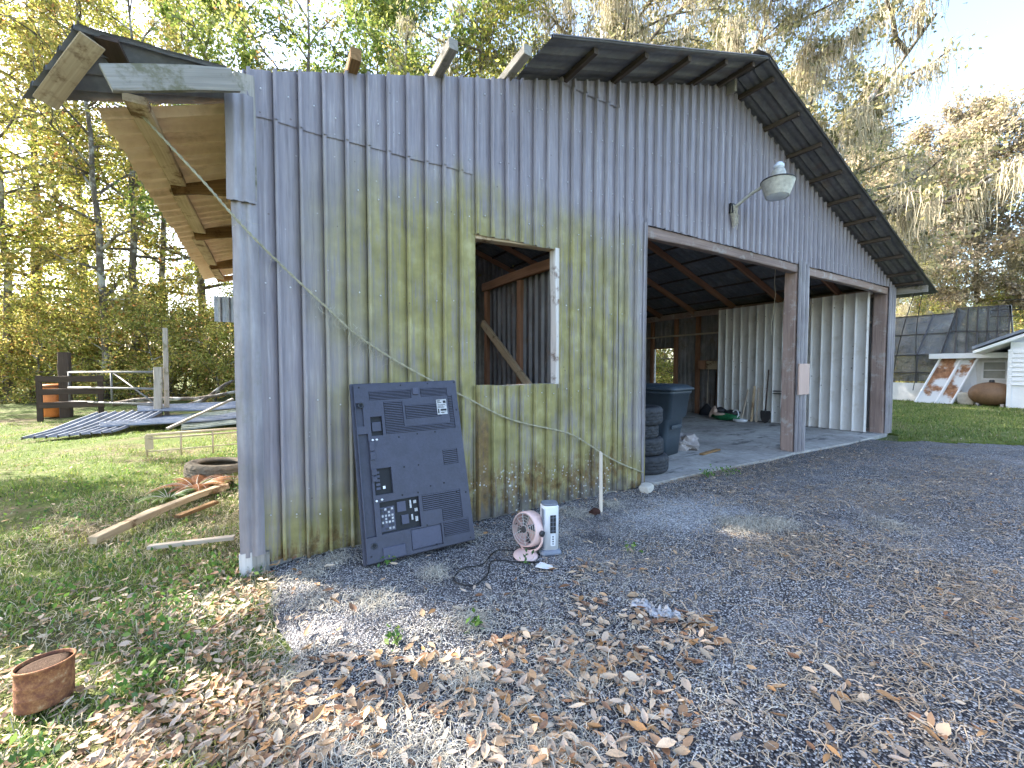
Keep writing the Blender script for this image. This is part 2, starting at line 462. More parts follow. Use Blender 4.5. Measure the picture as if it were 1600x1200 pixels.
M['house'] = mat_plain('white_house_paint', (0.74, 0.74, 0.75), 0.7, 0, 0.07, 2)
M['stucco'] = mat_plain('white_stucco', (0.68, 0.68, 0.68), 0.9, 0, 0.12, 4, 0.2, 0.3)
M['alum'] = mat_plain('bronze_aluminium', (0.06, 0.06, 0.065), 0.4, 0.3, 0.2, 4)
M['tank'] = mat_plain('brown_tank', (0.17, 0.095, 0.05), 0.6, 0.1, 0.45, 5, 0.4, 0.3)
M['shingle'] = mat_plain('grey_shingle', (0.20, 0.22, 0.27), 0.9, 0, 0.3, 14)
M['wglass'] = mat_plain('dull_window', (0.30, 0.30, 0.27), 0.15, 0, 0.25, 1.5, 0.6)

def mat_rust(name, z0):
    m, nt, b = newmat(name); t = NT(nt); p = t.pos()
    n1 = t.noise(p, 14, 6, 0.75); n2 = t.noise(p, 48, 4, 0.7)
    f = t.math('MULTIPLY_ADD', n2, 0.45, t.math('MULTIPLY', n1, 0.55))
    t.l(t.ramp(f, [(0.32, (0.05, 0.028, 0.02)), (0.45, (0.17, 0.06, 0.028)), (0.56, (0.30, 0.13, 0.05)), (0.70, (0.50, 0.36, 0.20))]), b.inputs['Base Color'])
    b.inputs['Roughness'].default_value = 0.85; t.bump(f, 0.7, 0.01, b)
    return m
M['rust'] = mat_rust('rusty_steel', 0)

def mat_rustwhite():
    m, nt, b = newmat('white_paint_with_rust'); t = NT(nt); p = t.pos()
    f = t.sstep(t.noise(p, 1.5, 5, 0.6), 0.46, 0.56)
    rc = t.ramp(t.noise(p, 7, 5, 0.7), [(0.3, (0.10, 0.04, 0.02)), (0.55, (0.32, 0.15, 0.07)), (0.75, (0.50, 0.34, 0.22))])
    t.l(t.mix(f, (0.62, 0.62, 0.62, 1), rc), b.inputs['Base Color']); b.inputs['Roughness'].default_value = 0.8
    return m
M['rustwhite'] = mat_rustwhite()

def mat_bark():
    m, nt, b = newmat('bark'); t = NT(nt); p = t.obj()
    n1 = t.noise(t.scale(p, (1, 1, 0.25)), 14, 5, 0.7); n2 = t.noise(p, 2.2, 4, 0.65)
    col = t.ramp(n1, [(0.3, (0.055, 0.042, 0.032)), (0.6, (0.17, 0.14, 0.115)), (0.8, (0.27, 0.24, 0.20))])
    col = t.mix(t.sstep(n2, 0.50, 0.62), col, (0.46, 0.44, 0.40, 1))
    t.l(col, b.inputs['Base Color']); b.inputs['Roughness'].default_value = 0.95; t.bump(n1, 0.8, 0.03, b)
    return m
M['bark'] = mat_bark()

def mat_screen():
    m, nt, b = newmat('insect_screen'); t = NT(nt); p = t.pos()
    n = t.noise(p, 1.1, 3)
    t.l(t.ramp(n, [(0.3, (0.05, 0.055, 0.065)), (0.7, (0.16, 0.18, 0.20))]), b.inputs['Base Color'])
    b.inputs['Roughness'].default_value = 0.7
    tr = t.n('ShaderNodeBsdfTransparent'); mx = t.n('ShaderNodeMixShader'); mx.inputs[0].default_value = 0.36
    t.l(b.outputs[0], mx.inputs[1]); t.l(tr.outputs[0], mx.inputs[2])
    t.l(mx.outputs[0], nt.nodes['Material Output'].inputs['Surface'])
    return m
M['screen'] = mat_screen()

def mat_asphalt():
    m, nt, b = newmat('chip_seal_asphalt'); t = NT(nt); p = t.pos()
    v = t.n('ShaderNodeTexVoronoi', feature='F1'); t.l(p, v.inputs['Vector']); v.inputs['Scale'].default_value = 100; v.inputs['Randomness'].default_value = 1.0
    cell = t.xyz(v.outputs['Color'])[0]
    stone = t.ramp(cell, [(0.0, (0.045, 0.042, 0.046)), (0.25, (0.135, 0.127, 0.132)), (0.50, (0.315, 0.300, 0.300)), (0.78, (0.54, 0.52, 0.51)), (1.0, (0.80, 0.78, 0.76))])
    edge = t.sstep(v.outputs['Distance'], 0.36, 0.66)
    col = t.mix(edge, stone, (0.02, 0.02, 0.026, 1))
    # worn / dusty / tarry patches
    n1 = t.noise(p, 0.55, 5, 0.62); n2 = t.noise(p, 2.6, 5, 0.65)
    dust = t.sstep(t.math('MULTIPLY_ADD', n2, 0.5, t.math('MULTIPLY', n1, 0.6)), 0.52, 0.72)
    col = t.mix(t.math('MULTIPLY', dust, 0.42), col, (0.33, 0.31, 0.305, 1))
    tar = t.sstep(t.noise(t.scale(p, (1.0, 0.6, 1)), 1.15, 5, 0.6), 0.56, 0.70)
    col = t.mix(t.math('MULTIPLY', tar, 0.5), col, (0.03, 0.032, 0.045, 1))
    xx_, yy_, zz_ = t.xyz(p)
    fin = t.math('MULTIPLY', t.sstep(t.noise(t.scale(p, (0.55, 1.1, 1)), 1.9, 6, 0.7), 0.50, 0.68), t.sstep(xx_, 2.6, 4.5))
    finc = t.ramp(t.noise(p, 60, 3, 0.7), [(0.3, (0.05, 0.042, 0.036)), (0.55, (0.20, 0.165, 0.13)), (0.75, (0.42, 0.35, 0.28))])
    col = t.mix(t.math('MULTIPLY', fin, 0.75), col, finc)
    slab_band = t.math('MULTIPLY', t.sstep(yy_, -1.1, -0.25), t.sstep(xx_, 4.6, 6.0))  # darker band in front of the bay slab
    col = t.mix(t.math('MULTIPLY', slab_band, 0.45), col, (0.05, 0.046, 0.044, 1))
    # pale washed stone by the corner of the big opening
    d = t.n('ShaderNodeVectorMath', operation='DISTANCE'); t.l(t.scale(p, (0.75, 1.35, 1)), d.inputs[0]); d.inputs[1].default_value = (3.6 * 0.75, -0.85 * 1.35, 0)
    pw = t.math('SUBTRACT', 1.0, t.sstep(t.math('ADD', d.outputs['Value'], t.math('MULTIPLY', t.math('SUBTRACT', n2, 0.5), 0.9)), 0.25, 0.75))
    pale = t.ramp(cell, [(0.0, (0.12, 0.125, 0.14)), (0.5, (0.42, 0.42, 0.44)), (1.0, (0.74, 0.74, 0.74))])
    col = t.mix(t.math('MULTIPLY', pw, 0.72), col, pale)
    t.l(col, b.inputs['Base Color'])
    b.inputs['Roughness'].default_value = 0.85; b.inputs['Specular IOR Level'].default_value = 0.3
    h = t.math('SUBTRACT', 1.0, v.outputs['Distance'])
    t.bump(t.math('MULTIPLY_ADD', cell, 0.6, h), 0.9, 0.012, b)
    return m
M['asphalt'] = mat_asphalt()

def mat_ground():
    m, nt, b = newmat('yard_soil'); t = NT(nt); p = t.pos()
    n1 = t.noise(p, 0.8, 5, 0.65); n2 = t.noise(p, 9, 5, 0.7); n3 = t.noise(p, 40, 3, 0.6)
    soil = t.ramp(t.math('MULTIPLY_ADD', n3, 0.4, t.math('MULTIPLY', n2, 0.6)), [(0.3, (0.05, 0.04, 0.027)), (0.5, (0.13, 0.105, 0.066)), (0.7, (0.26, 0.215, 0.14))])
    gr = t.ramp(n3, [(0.3, (0.04, 0.07, 0.015)), (0.7, (0.12, 0.165, 0.038))])
    col = t.mix(t.math('MULTIPLY', t.sstep(n1, 0.34, 0.56), 0.88), soil, gr)
    t.l(col, b.inputs['Base Color']); b.inputs['Roughness'].default_value = 0.95; b.inputs['Specular IOR Level'].default_value = 0.1
    t.bump(n2, 0.8, 0.05, b)
    return m
M['ground'] = mat_ground()

def mat_lawn():
    m, nt, b = newmat('mown_lawn'); t = NT(nt); p = t.pos()
    n1 = t.noise(p, 0.9, 5, 0.65); n3 = t.noise(p, 28, 4, 0.7)
    col = t.ramp(t.math('MULTIPLY_ADD', n3, 0.5, t.math('MULTIPLY', n1, 0.5)), [(0.34, (0.06, 0.085, 0.02)), (0.5, (0.13, 0.165, 0.04)), (0.64, (0.27, 0.25, 0.11))])
    t.l(col, b.inputs['Base Color']); b.inputs['Roughness'].default_value = 0.95; b.inputs['Specular IOR Level'].default_value = 0.1
    t.bump(n3, 0.8, 0.05, b)
    return m
M['lawn'] = mat_lawn()

def mat_slab():
    m, nt, b = newmat('stained_concrete'); t = NT(nt); p = t.pos()
    n1 = t.noise(p, 1.1, 5, 0.65); n2 = t.noise(p, 12, 5, 0.7)
    col = t.ramp(t.math('MULTIPLY_ADD', n2, 0.4, t.math('MULTIPLY', n1, 0.6)), [(0.3, (0.15, 0.138, 0.128)), (0.5, (0.33, 0.31, 0.285)), (0.7, (0.54, 0.515, 0.475))])
    oil = t.sstep(t.noise(t.scale(p, (0.7, 2.2, 1)), 1.6, 5, 0.7), 0.55, 0.66)
    col = t.mix(t.math('MULTIPLY', oil, 0.75), col, (0.03, 0.03, 0.032, 1))
    t.l(col, b.inputs['Base Color']); b.inputs['Roughness'].default_value = 0.9; t.bump(n2, 0.5, 0.01, b)
    return m
M['slab'] = mat_slab()

# ------------------------------------------------------------------ ground, driveway, slab
def fbm(x, y, s):
    return mnoise.fractal(Vector((x * s, y * s, 3.1)), 1.0, 2.0, 4)

def drive_inside(x, y):
    """signed-ish: positive inside the driveway"""
    e = 0.16 * mnoise.noise(Vector((x * 1.6, y * 1.6, 0))) + 0.09 * mnoise.noise(Vector((x * 5, y * 5, 2)))
    left = x - (0.10 if y > -1.2 else 0.10 - 0.12 * (y + 1.2) * -1) + e
    back = 0.10 - y
    # right boundary runs diagonally away from the last post
    right = (10.6 - x) * 0.72 + (-0.35 - y) * 0.72 + e
    far = 13.0 - x + 0.55 * (-y - 3.0) * 1.3 + e
    return min(left, back, max(right, far) if y < -2.5 else right)

def yard_bump(x, y):
    d = max(0.0, min(1.0, (-x + 0.1) / 1.2))
    if x > 12: d = max(d, min(1.0, (x - 12) / 8) * 0.4)
    if y > 9.5: d = max(d, min(1.0, (y - 9.5) / 3))
    return d * 0.07 * fbm(x, y, 0.7) + d * 0.025 * fbm(x, y, 3.0)

def axis_pts():
    a = list(np.arange(-6, 14.01, 0.25))
    q = 14.0; st = 0.35
    hi = []
    while q < 420: q += st; st *= 1.13; hi.append(q)
    q = -6.0; st = 0.35; lo = []
    while q > -420: q -= st; st *= 1.13; lo.append(q)
    return np.array(lo[::-1] + a + hi)
ax = axis_pts(); ay = axis_pts()
gv = np.array([(x, y, -0.035 + yard_bump(x, y)) for y in ay for x in ax])
nx = len(ax)
gf = [(j * nx + i, j * nx + i + 1, (j + 1) * nx + i + 1, (j + 1) * nx + i) for j in range(len(ay) - 1) for i in range(nx - 1)]
tag(np_mesh('ground', gv, gf, M['ground'], smooth=True), kind='structure')

# asphalt sheet, fine grid clipped by its ragged outline
dx = 0.16
xs = np.arange(-1.2, 26, dx); ys = np.arange(-16, 0.30, dx)
ins = np.array([[drive_inside(x, y) > 0 for x in xs] for y in ys])
idx = -np.ones(ins.shape, int); dv = []; df = []
def dvert(i, j):
    if idx[j, i] < 0:
        x, y = xs[i], ys[j]
        # snap boundary vertices to the outline so that the edge is ragged, not stepped
        d = drive_inside(x, y)
        if d < 0:
            for (sx, sy) in ((1, 0), (0, -1), (-1, 0), (0, 1), (.7, -.7), (-.7, -.7), (.7, .7), (-.7, .7)):
                if drive_inside(x + sx * dx, y + sy * dx) > 0:
                    a, b_ = 0.0, 1.0
                    for _ in range(7):
                        c = (a + b_) / 2
                        if drive_inside(x + sx * dx * c, y + sy * dx * c) > 0: b_ = c
                        else: a = c
                    x += sx * dx * b_; y += sy * dx * b_
                    break
        edge = drive_inside(x, y)
        z = 0.012 * mnoise.noise(Vector((x * .5, y * .5, 9))) * min(1, max(0, edge)) - 0.03 * (1 if edge < 0.03 else 0)
        idx[j, i] = len(dv); dv.append((x, y, z))
    return idx[j, i]
for j in range(len(ys) - 1):
    for i in range(len(xs) - 1):
        if ins[j, i] or ins[j + 1, i] or ins[j, i + 1] or ins[j + 1, i + 1]:
            df.append((dvert(i, j), dvert(i + 1, j), dvert(i + 1, j + 1), dvert(i, j + 1)))
tag(np_mesh('driveway', dv, df, M['asphalt'], smooth=True), kind='structure')

mb = MB()
mb.prism([(0.02, 0.02, -0.1), (3.95, 0.02, -0.1), (4.05, -0.06, -0.1), (5.2, -0.02, -0.1), (6.6, -0.08, -0.1), (7.4, -0.03, -0.1), (9.2, -0.10, -0.1), (11.25, -0.03, -0.1), (11.42, 0.06, -0.1), (11.42, 8.3, -0.1), (0.02, 8.3, -0.1)], (0, 0, 0.135))
tag(mb.build('concrete_floor', M['slab']), kind='structure')

# lawn sheet on the right
mb = MB()
lawn_pts = [(10.75, -0.35), (11.25, -0.95), (12.2, -1.75), (13.6, -3.2), (15.0, -4.2), (18, -5.5), (24, -7), (40, -9), (46, 0), (44, 20), (20, 14), (11.7, 9), (11.7, 0.2), (11.5, -0.2)]
mb.prism([(x, y, -0.2) for x, y in lawn_pts], (0, 0, 0.205))
tag(mb.build('lawn', M['lawn']), kind='structure')

# ------------------------------------------------------------------ the metal garage
PK_X, PK_Z = 5.45, 5.15
def zr(x):
    return 3.40 + 0.321 * x if x < PK_X else PK_Z - 0.342 * (x - PK_X)
BX, BY = 11.48, 8.3
garage = empty('metal_garage', (0, 0, 0), 'grey ribbed metal garage with algae stains, two open bays and broken roof', 'garage')

PITCH_R = 0.155
def corr(name, u0, u1, vlo, vhi, frame, mat, parent, rows=9, dent=0.004, phase=0.0, pitch=PITCH_R, rh=0.031, seed=0, minor=True, groove=0.6):
    us = [(u0, 0.0)]
    k0 = math.floor((u0 - phase) / pitch) - 1
    for k in range(k0, k0 + int((u1 - u0) / pitch) + 4):
        c = phase + k * pitch
        q = [(c - .0215, 0), (c - .0205, -abs(rh) * groove), (c - .0140, -abs(rh) * groove), (c - .0125, rh), (c + .009, rh), (c + .0135, 0)]
        if minor: q += [(c + pitch * .5 - .010, 0), (c + pitch * .5, .006), (c + pitch * .5 + .010, 0)]
        for u, n in q:
            if u0 + 1e-4 < u < u1 - 1e-4: us.append((u, n))
    # close at u1 with the profile height there
    us.append((u1, us[-1][1] if abs(us[-1][1]) < 1e-6 else 0.0))
    v = []
    for (u, n) in us:
        a = vlo(u) if callable(vlo) else vlo
        b = vhi(u) if callable(vhi) else vhi
        for r in range(rows + 1):
            zz = a + (b - a) * r / rows
            d = dent * mnoise.noise(Vector((u * 1.9 + seed * 7.7, zz * 1.3, seed)))
            v.append(frame(u, n + d, zz))
    m = rows + 1
    f = [(i * m + r, (i + 1) * m + r, (i + 1) * m + r + 1, i * m + r + 1) for i in range(len(us) - 1) for r in range(rows)]
    # 2 mm of thickness
    v = np.array(v); n0 = len(v)
    fr0 = np.array(frame(0, 0, 0)); fr1 = np.array(frame(0, -0.002, 0))
    v2 = v + (fr1 - fr0)
    f = np.array(f); f2 = (f + n0)[:, ::-1]
    return np_mesh(name, np.vstack([v, v2]), np.vstack([f, f2]), mat, parent)

def front(off):
    return lambda u, n, z: (u, -off - n, z)

top = lambda u: zr(u) - 0.012 + 0.010 * mnoise.noise(Vector((u * 6, 1.3, 0)))
ragged = lambda z, s: (lambda u: z + 0.014 * mnoise.noise(Vector((u * 3.1, s, 4))))
sd = [0]
def wp(u0, u1, lo, hi, off=0.0, dent=0.005):
    sd[0] += 1
    return corr('wall_panel', u0, u1, lo, hi, front(off), M['wall'], garage, seed=sd[0], dent=dent, phase=0.037)

gl = lambda u: 0.015 + 0.02 * mnoise.noise(Vector((u * 4, 7, 1)))
# left section: lower sheets, upper sheets lapped over them
wp(0.0, 0.80, gl, 3.15, 0.0); wp(0.795, 1.725, gl, 3.15, 0.004)
wp(0.0, 0.80, ragged(3.10, 1), top, 0.010, 0.005); wp(0.79, 1.695, ragged(3.10, 1), top, 0.013, 0.005)
# around the window opening
wp(1.69, 2.64, ragged(2.585, 2), top, 0.008)
wp(1.70, 2.66, gl, ragged(1.24, 3), 0.012, 0.006)
# solid section between window and big opening
wp(2.635, 3.50, gl, 4.27, 0.002)
wp(2.60, 3.50, ragged(4.22, 5), top, 0.012, 0.005)
wp(3.49, 3.905, gl, ragged(3.12, 4), 0.014, 0.006)
# gable sheets above the openings
for a in np.arange(3.485, 11.4, 0.93):
    b_ = min(a + 0.94, BX)
    wp(a, b_, ragged(3.06, 6), top, 0.006 + 0.004 * (int(a * 10) % 2))

# window lining and corner trims
beam('window_header', (1.66, 0.055, 2.575), (2.66, 0.055, 2.61), 0.10, 0.05, M['wood_tan'], garage)
beam('window_jamb', (2.655, 0.04, 1.2), (2.635, 0.04, 2.60), 0.10, 0.06, M['wood_white'], garage, up=(1, 0, 0))
beam('window_jamb', (1.675, 0.05, 0.1), (1.66, 0.05, 2.57), 0.10, 0.05, M['wood_grey'], garage, up=(1, 0, 0))
beam('window_sill', (1.68, 0.06, 1.205), (2.66, 0.06, 1.225), 0.10, 0.04, M['wood_grey'], garage)
# left corner trim, an upper and a lower folded length with shallow flutes
def corner_trim(x0, z0, z1, off, wdt=0.155, lean=0.0):
    prof = [(-wdt / 2, 0.10), (-wdt / 2, 0.0), (-wdt * .30, 0.0), (-wdt * .26, -.012), (-wdt * .12, -.012), (-wdt * .08, 0), (wdt * .08, 0), (wdt * .12, -.012), (wdt * .26, -.012), (wdt * .30, 0), (wdt / 2, 0.0), (wdt / 2, 0.03)]
    v = []; rows = 8
    for (px, py) in prof:
        for r in range(rows + 1):
            z = z0 + (z1 - z0) * r / rows
            d = 0.006 * mnoise.noise(Vector((px * 5 + off * 90, z * 2, 1)))
            v.append((x0 + px + lean * (z - z0) + d, py - off + d, z))
    m = rows + 1
    f = [(i * m + r, (i + 1) * m + r, (i + 1) * m + r + 1, i * m + r + 1) for i in range(len(prof) - 1) for r in range(rows)]
    return np_mesh('corner_trim', v, f, M['trim'], garage)
corner_trim(-0.005, 0.10, 2.53, 0.040, 0.150)
corner_trim(-0.020, 2.50, 3.20, 0.062, 0.160)
beam('corner_post', (0.01, 0.02, -0.05), (0.01, 0.02, 3.35), 0.12, 0.12, M['wood_grey'], garage, up=(0, 1, 0))
beam('base_board', (-0.045, -0.03, -0.03), (-0.045, -0.03, 0.13), 0.075, 0.03, M['wood_white'], garage, up=(0, 1, 0))
beam('base_board', (0.05, -0.015, -0.03), (0.05, -0.015, 0.11), 0.09, 0.03, M['wood_grey'], garage, up=(0, 1, 0))
beam('opening_trim', (3.895, -0.010, 0.02), (3.895, -0.010, 3.07), 0.05, 0.05, M['trim'], garage, up=(0, 1, 0))

# sheet screws, far too small to pick apart
sm_ = MB()
for z in (0.35, 1.15, 2.0, 2.75, 3.25, 3.85, 4.5):
    x = 0.115
    while x < 11.4:
        ok = z < zr(x) - 0.1 and not (1.69 < x < 2.65 and 1.2 < z < 2.62) and not (x > 3.9 and z < 3.1)
        if ok and random.random() < 0.75:
            q = 0.006
            y0 = -0.030 if (x < 1.7 and z > 3.1) or (2.6 < x < 3.5 and z > 4.2) else -0.018
            sm_.lathe([(q, 0.0), (q, 0.004), (q * .4, 0.007)], 6, Matrix.Translation((x + random.uniform(-.01, .01), y0, z + random.uniform(-.04, .04))) @ Matrix.Rotation(R(90), 4, 'X'))
        x += 0.155
tag(sm_.build('screws', M['silver'], garage), kind='stuff')

# header beams, posts
beam('header_beam', (3.87, 0.06, 2.99), (7.46, 0.06, 2.99), 0.10, 0.13, M['wood_red'], garage)
beam('header_beam', (7.78, 0.06, 2.99), (11.16, 0.06, 2.99), 0.10, 0.13, M['wood_red'], garage)
post = beam('middle_post', (7.61, 0.11, -0.02), (7.61, 0.11, 3.12), 0.32, 0.20, M['wood_red'], garage, up=(0, 1, 0))
corr('post_cladding', 7.45, 7.80, lambda u: 0.03, lambda u: 3.10, front(0.012), M['trim'], post, seed=41, phase=7.47, pitch=0.12, minor=False)
MB().box((7.61, -0.05, 1.22), (0.335, 0.02, 0.50)).build('repair_board', M['wood_pink'], post)
post2 = beam('end_post', (11.30, 0.13, -0.02), (11.30, 0.13, 3.08), 0.26, 0.24, M['wood_red'], garage, up=(0, 1, 0))
corr('post_cladding', 11.18, 11.48, lambda u: 0.03, lambda u: 3.08, front(0.010), M['trim'], post2, seed=43, phase=11.2, pitch=0.12, minor=False)
beam('left_jamb_post', (3.86, 0.10, -0.02), (3.86, 0.10, 3.05), 0.10, 0.14, M['wood_in'], garage, up=(0, 1, 0))

# side and back walls
side = lambda x0, sgn: (lambda u, n, z: (x0 + sgn * n, u, z))
for i, a in enumerate(np.arange(0.10, 8.3, 0.93)):
    b_ = min(a + 0.94, 8.3)
    corr('side_panel', a, b_, 0.03, lambda u: 3.10, side(0.0, -1), M['trim'], garage, rows=3, seed=50 + i)
# right side wall with a window hole between y 5.28 and 6.08
for i, a in enumerate(np.arange(0.25, 8.3, 0.93)):
    b_ = min(a + 0.94, 8.3)
    if a < 5.28 < b_ or a < 6.08 < b_ or (a > 5.28 and b_ < 6.08):
        corr('side_panel', a, b_, 0.03, 0.74, side(11.42, 1), M['old_sheet'], garage, rows=2, seed=70 + i)
        corr('side_panel', a, b_, 2.03, 3.05, side(11.42, 1), M['old_sheet'], garage, rows=2, seed=71 + i)
        if a < 5.28: corr('side_panel', a, 5.28, 0.74, 2.03, side(11.42, 1), M['old_sheet'], garage, rows=2, seed=72 + i)
        if b_ > 6.08 and a < 6.2: corr('side_panel', 6.08, b_, 0.74, 2.03, side(11.42, 1), M['old_sheet'], garage, rows=2, seed=73 + i)
    else:
        corr('side_panel', a, b_, 0.03, 3.05, side(11.42, 1), M['old_sheet'], garage, rows=3, seed=70 + i)
for i, a in enumerate(np.arange(0.0, BX, 0.93)):
    b_ = min(a + 0.94, BX)
    corr('back_panel', a, b_, 0.03, lambda u: zr(u) - 0.02, (lambda u, n, z: (u, 8.3 + n, z)), M['old_sheet'], garage, rows=3, seed=90 + i)
# framing of the right side wall
for y in (1.2, 2.4, 3.75, 4.45, 5.22, 6.14, 7.2):
    beam('wall_stud', (11.33, y, 0.03), (11.33, y, 2.95), 0.09, 0.12, M['wood_in'], garage, up=(0, 1, 0))
beam('wall_girt', (11.27, 0.3, 2.38), (11.27, 8.2, 2.38), 0.03, 0.05, M['wood_pale'], garage)
beam('top_plate', (11.27, 0.25, 2.98), (11.27, 8.25, 2.98), 0.10, 0.16, M['wood_red'], garage)
beam('window_frame', (11.36, 5.25, 0.72), (11.36, 6.1, 0.72), 0.06, 0.05, M['wood_white'], garage)
beam('window_frame', (11.36, 6.07, 0.74), (11.36, 6.07, 2.03), 0.06, 0.04, M['wood_white'], garage, up=(0, 1, 0))
beam('window_frame', (11.36, 5.25, 2.04), (11.36, 6.1, 2.04), 0.06, 0.04, M['wood_in'], garage)

# partition behind the window: studs, brace and ribbed sheets
PX = 2.78
for i, a in enumerate(np.arange(0.12, 1.75, 0.85)):
    corr('partition_panel', a, min(a + 0.86, 1.82), 0.03, 2.52, (lambda u, n, z: (PX + 0.06 - n, u, z)), M['old_sheet'], garage, rows=4, seed=120 + i, pitch=0.125, phase=0.02, minor=False)
for y in (0.14, 0.92, 1.78):
    beam('partition_stud', (PX, y, 0.03), (PX, y, 2.46), 0.05, 0.09, M['wood_in'], garage, up=(0, 1, 0))
beam('partition_plate', (PX - .01, 0.1, 2.52), (PX - .01, 1.86, 2.52), 0.06, 0.11, M['wood_in'], garage)
beam('partition_brace', (PX - .06, 1.80, 2.02), (PX - .06, 0.30, 0.95), 0.04, 0.10, M['wood_tan'], garage)
beam('tall_post', (2.62, 2.15, 0.03), (2.62, 2.15, 3.9), 0.13, 0.13, M['wood_dark'], garage, up=(0, 1, 0))
beam('tall_post', (2.62, 6.0, 0.03), (2.62, 6.0, 3.9), 0.13, 0.13, M['wood_dark'], garage, up=(0, 1, 0))
# shelf boards against the back, seen behind the dark post
for z in (0.55, 0.95, 1.32, 1.58, 1.95):
    beam('shelf_board', (1.7, 4.2, z), (3.1, 4.2, z + .02), 0.30, 0.09, M['wood_tan'], garage)
for x in (1.75, 3.05):
    beam('shelf_upright', (x, 4.2, 0.03), (x, 4.2, 2.3), 0.09, 0.06, M['wood_in'], garage, up=(0, 1, 0))

# white ribbed partition leaning along the right wall of the bays
for i, a in enumerate(np.arange(0.22, 3.5, 0.83)):
    corr('white_panel', a, min(a + 0.835, 3.55), 0.05, lambda u: 2.99, (lambda u, n, z: (10.93 - n, u, z)), M['white_sheet'], garage, rows=6, seed=140 + i, pitch=0.205, phase=0.05, rh=0.026, minor=False, groove=0.0)
beam('white_panel_rail', (10.97, 0.2, 2.96), (10.97, 3.56, 2.96), 0.04, 0.06, M['wood_white'], garage)
beam('white_panel_rail', (10.97, 0.2, 0.10), (10.97, 3.56, 0.10), 0.04, 0.06, M['wood_dark'], garage)

# roof: rafters, purlins, sheets
def rz_(x): return zr(x) + 0.03
for y in list(np.arange(0.9, 8.3, 1.22)):
    for (xa, xb) in ((0.05, PK_X - .02), (PK_X + .02, 11.44)):
        beam('rafter', (xa, y, zr(xa) - 0.09), (xb, y, zr(xb) - 0.09), 0.05, 0.15, M['wood_in'], garage)
for x in (0.70, 1.38, 2.06, 2.72, 3.38, 4.04, 4.70, 5.25, 5.70, 6.36, 7.02, 7.68, 8.34, 9.0, 9.66, 10.32, 10.98, 11.40):
    y0 = -0.46
    if x < 0.75: y0 = -0.16
    elif x < 2.1: y0 = -0.34
    m_ = M['wood_rot'] if x < .75 else M['wood_grey'] if x < 2.1 else M['wood_dark2']
    zo = 0.035 if x < 2.1 else -0.008
    if x < 2.1: beam('purlin', (x, y0, zr(x) + zo), (x, .75, zr(x) - .02), 0.075, 0.085, m_, garage)
    else: beam('purlin', (x, y0, zr(x) + zo), (x, 8.5, zr(x) + zo), 0.05, 0.055, m_, garage)
beam('ridge_board', (PK_X, -0.12, PK_Z - 0.05), (PK_X, 8.5, PK_Z - 0.05), 0.05, 0.18, M['wood_grey'], garage)

def roof_sheet(ya, yb, x0, x1, seed, bend=0.0):
    def fr(u, n, s):
        x = s + 0.03 * mnoise.noise(Vector((u * 2, seed, 0))) * (1 if s in (x0, x1) else 0)
        z = rz_(s) + n
        return (x, u, z)
    return corr('roof_sheet', ya, yb, x0, x1, fr, M['roof'], garage, rows=10, seed=seed, dent=0.012, phase=-0.52, pitch=0.20, rh=0.022)
k = 0
for a in np.arange(-0.55, 8.6, 0.80):
    b_ = min(a + 0.81, 8.7)
    roof_sheet(a, b_, PK_X + 0.02, 12.0 if a > -0.5 else 12.02, 200 + k)
    if a < 0: roof_sheet(a, b_, 2.18, PK_X - 0.02, 230 + k)
    else: roof_sheet(a, b_, 0.0 if a > 1 else 0.05, PK_X - 0.02, 230 + k)
    k += 1
# bent ridge cap, torn up at the front
mb = MB()
pts = []
for i, y in enumerate(np.linspace(-0.54, 8.6, 24)):
    lift = 0.05 * max(0, 1 - (y + 0.54) / 0.5)
    pts.append([(PK_X - 0.26, y, rz_(PK_X - .26) + 0.025 + lift * 1.2), (PK_X, y, rz_(PK_X) + 0.025 + lift * .3), (PK_X + 0.22, y, rz_(PK_X + .22) + 0.03)])
v = [p for r_ in pts for p in r_]
f = [(i * 3 + j, i * 3 + j + 1, (i + 1) * 3 + j + 1, (i + 1) * 3 + j) for i in range(23) for j in range(2)]
np_mesh('ridge_cap', v, f, M['roof'], garage)
# barge board under the right-hand eave corner
beam('eave_board', (11.62, -0.48, zr(11.62) - 0.02), (11.62, 8.4, zr(11.62) - 0.02), 0.03, 0.16, M['wood_grey'], garage)

# left eave: tan sheets seen from below, purlin, rotten lookouts
def eave_z(x): return 3.19 + 0.36 * x
k = 0
ya = 0.02
for L in (0.75, 0.78, 0.8, 0.8, 0.8, 0.8, 0.8):
    edge = -0.715 - 0.02 * random.random()
    def fr(u, n, s, e=edge): return (s + (0.02 * mnoise.noise(Vector((u * 5, 3, 0))) if s < -0.6 else 0), u, eave_z(s) + n)
    corr('eave_sheet', ya, ya + L + 0.01, edge, -0.02, fr, M['soffit'], garage, rows=5, seed=260 + k, dent=0.012, phase=0.1, pitch=0.19, rh=-0.03, minor=False)
    ya += L; k += 1
for (y0, y1, x) in ((-0.12, 1.15, -0.50), (1.35, 2.6, -0.50), (2.9, 4.3, -0.52), (4.6, 5.6, -0.5)):
    beam('eave_purlin', (x - .03, y0, eave_z(x) - 0.045), (x, y1, eave_z(x) - 0.045), 0.11, 0.045, M['wood_tan'], garage)
for y, hgt in ((1.25, .13), (2.72, .11), (4.4, .13), (5.55, .09)):
    beam('eave_lookout', (-0.56, y, eave_z(-.5) - 0.06), (-0.03, y, eave_z(-.05) - 0.10), 0.06, hgt, M['wood_rot'], garage, jit=0.012)
# grey fascia board across the torn corner
beam('fascia_board', (-0.605, -0.32, 2.935), (-0.035, -0.21, 3.19), 0.035, 0.125, M['wood_grey'], garage, jit=0.006)
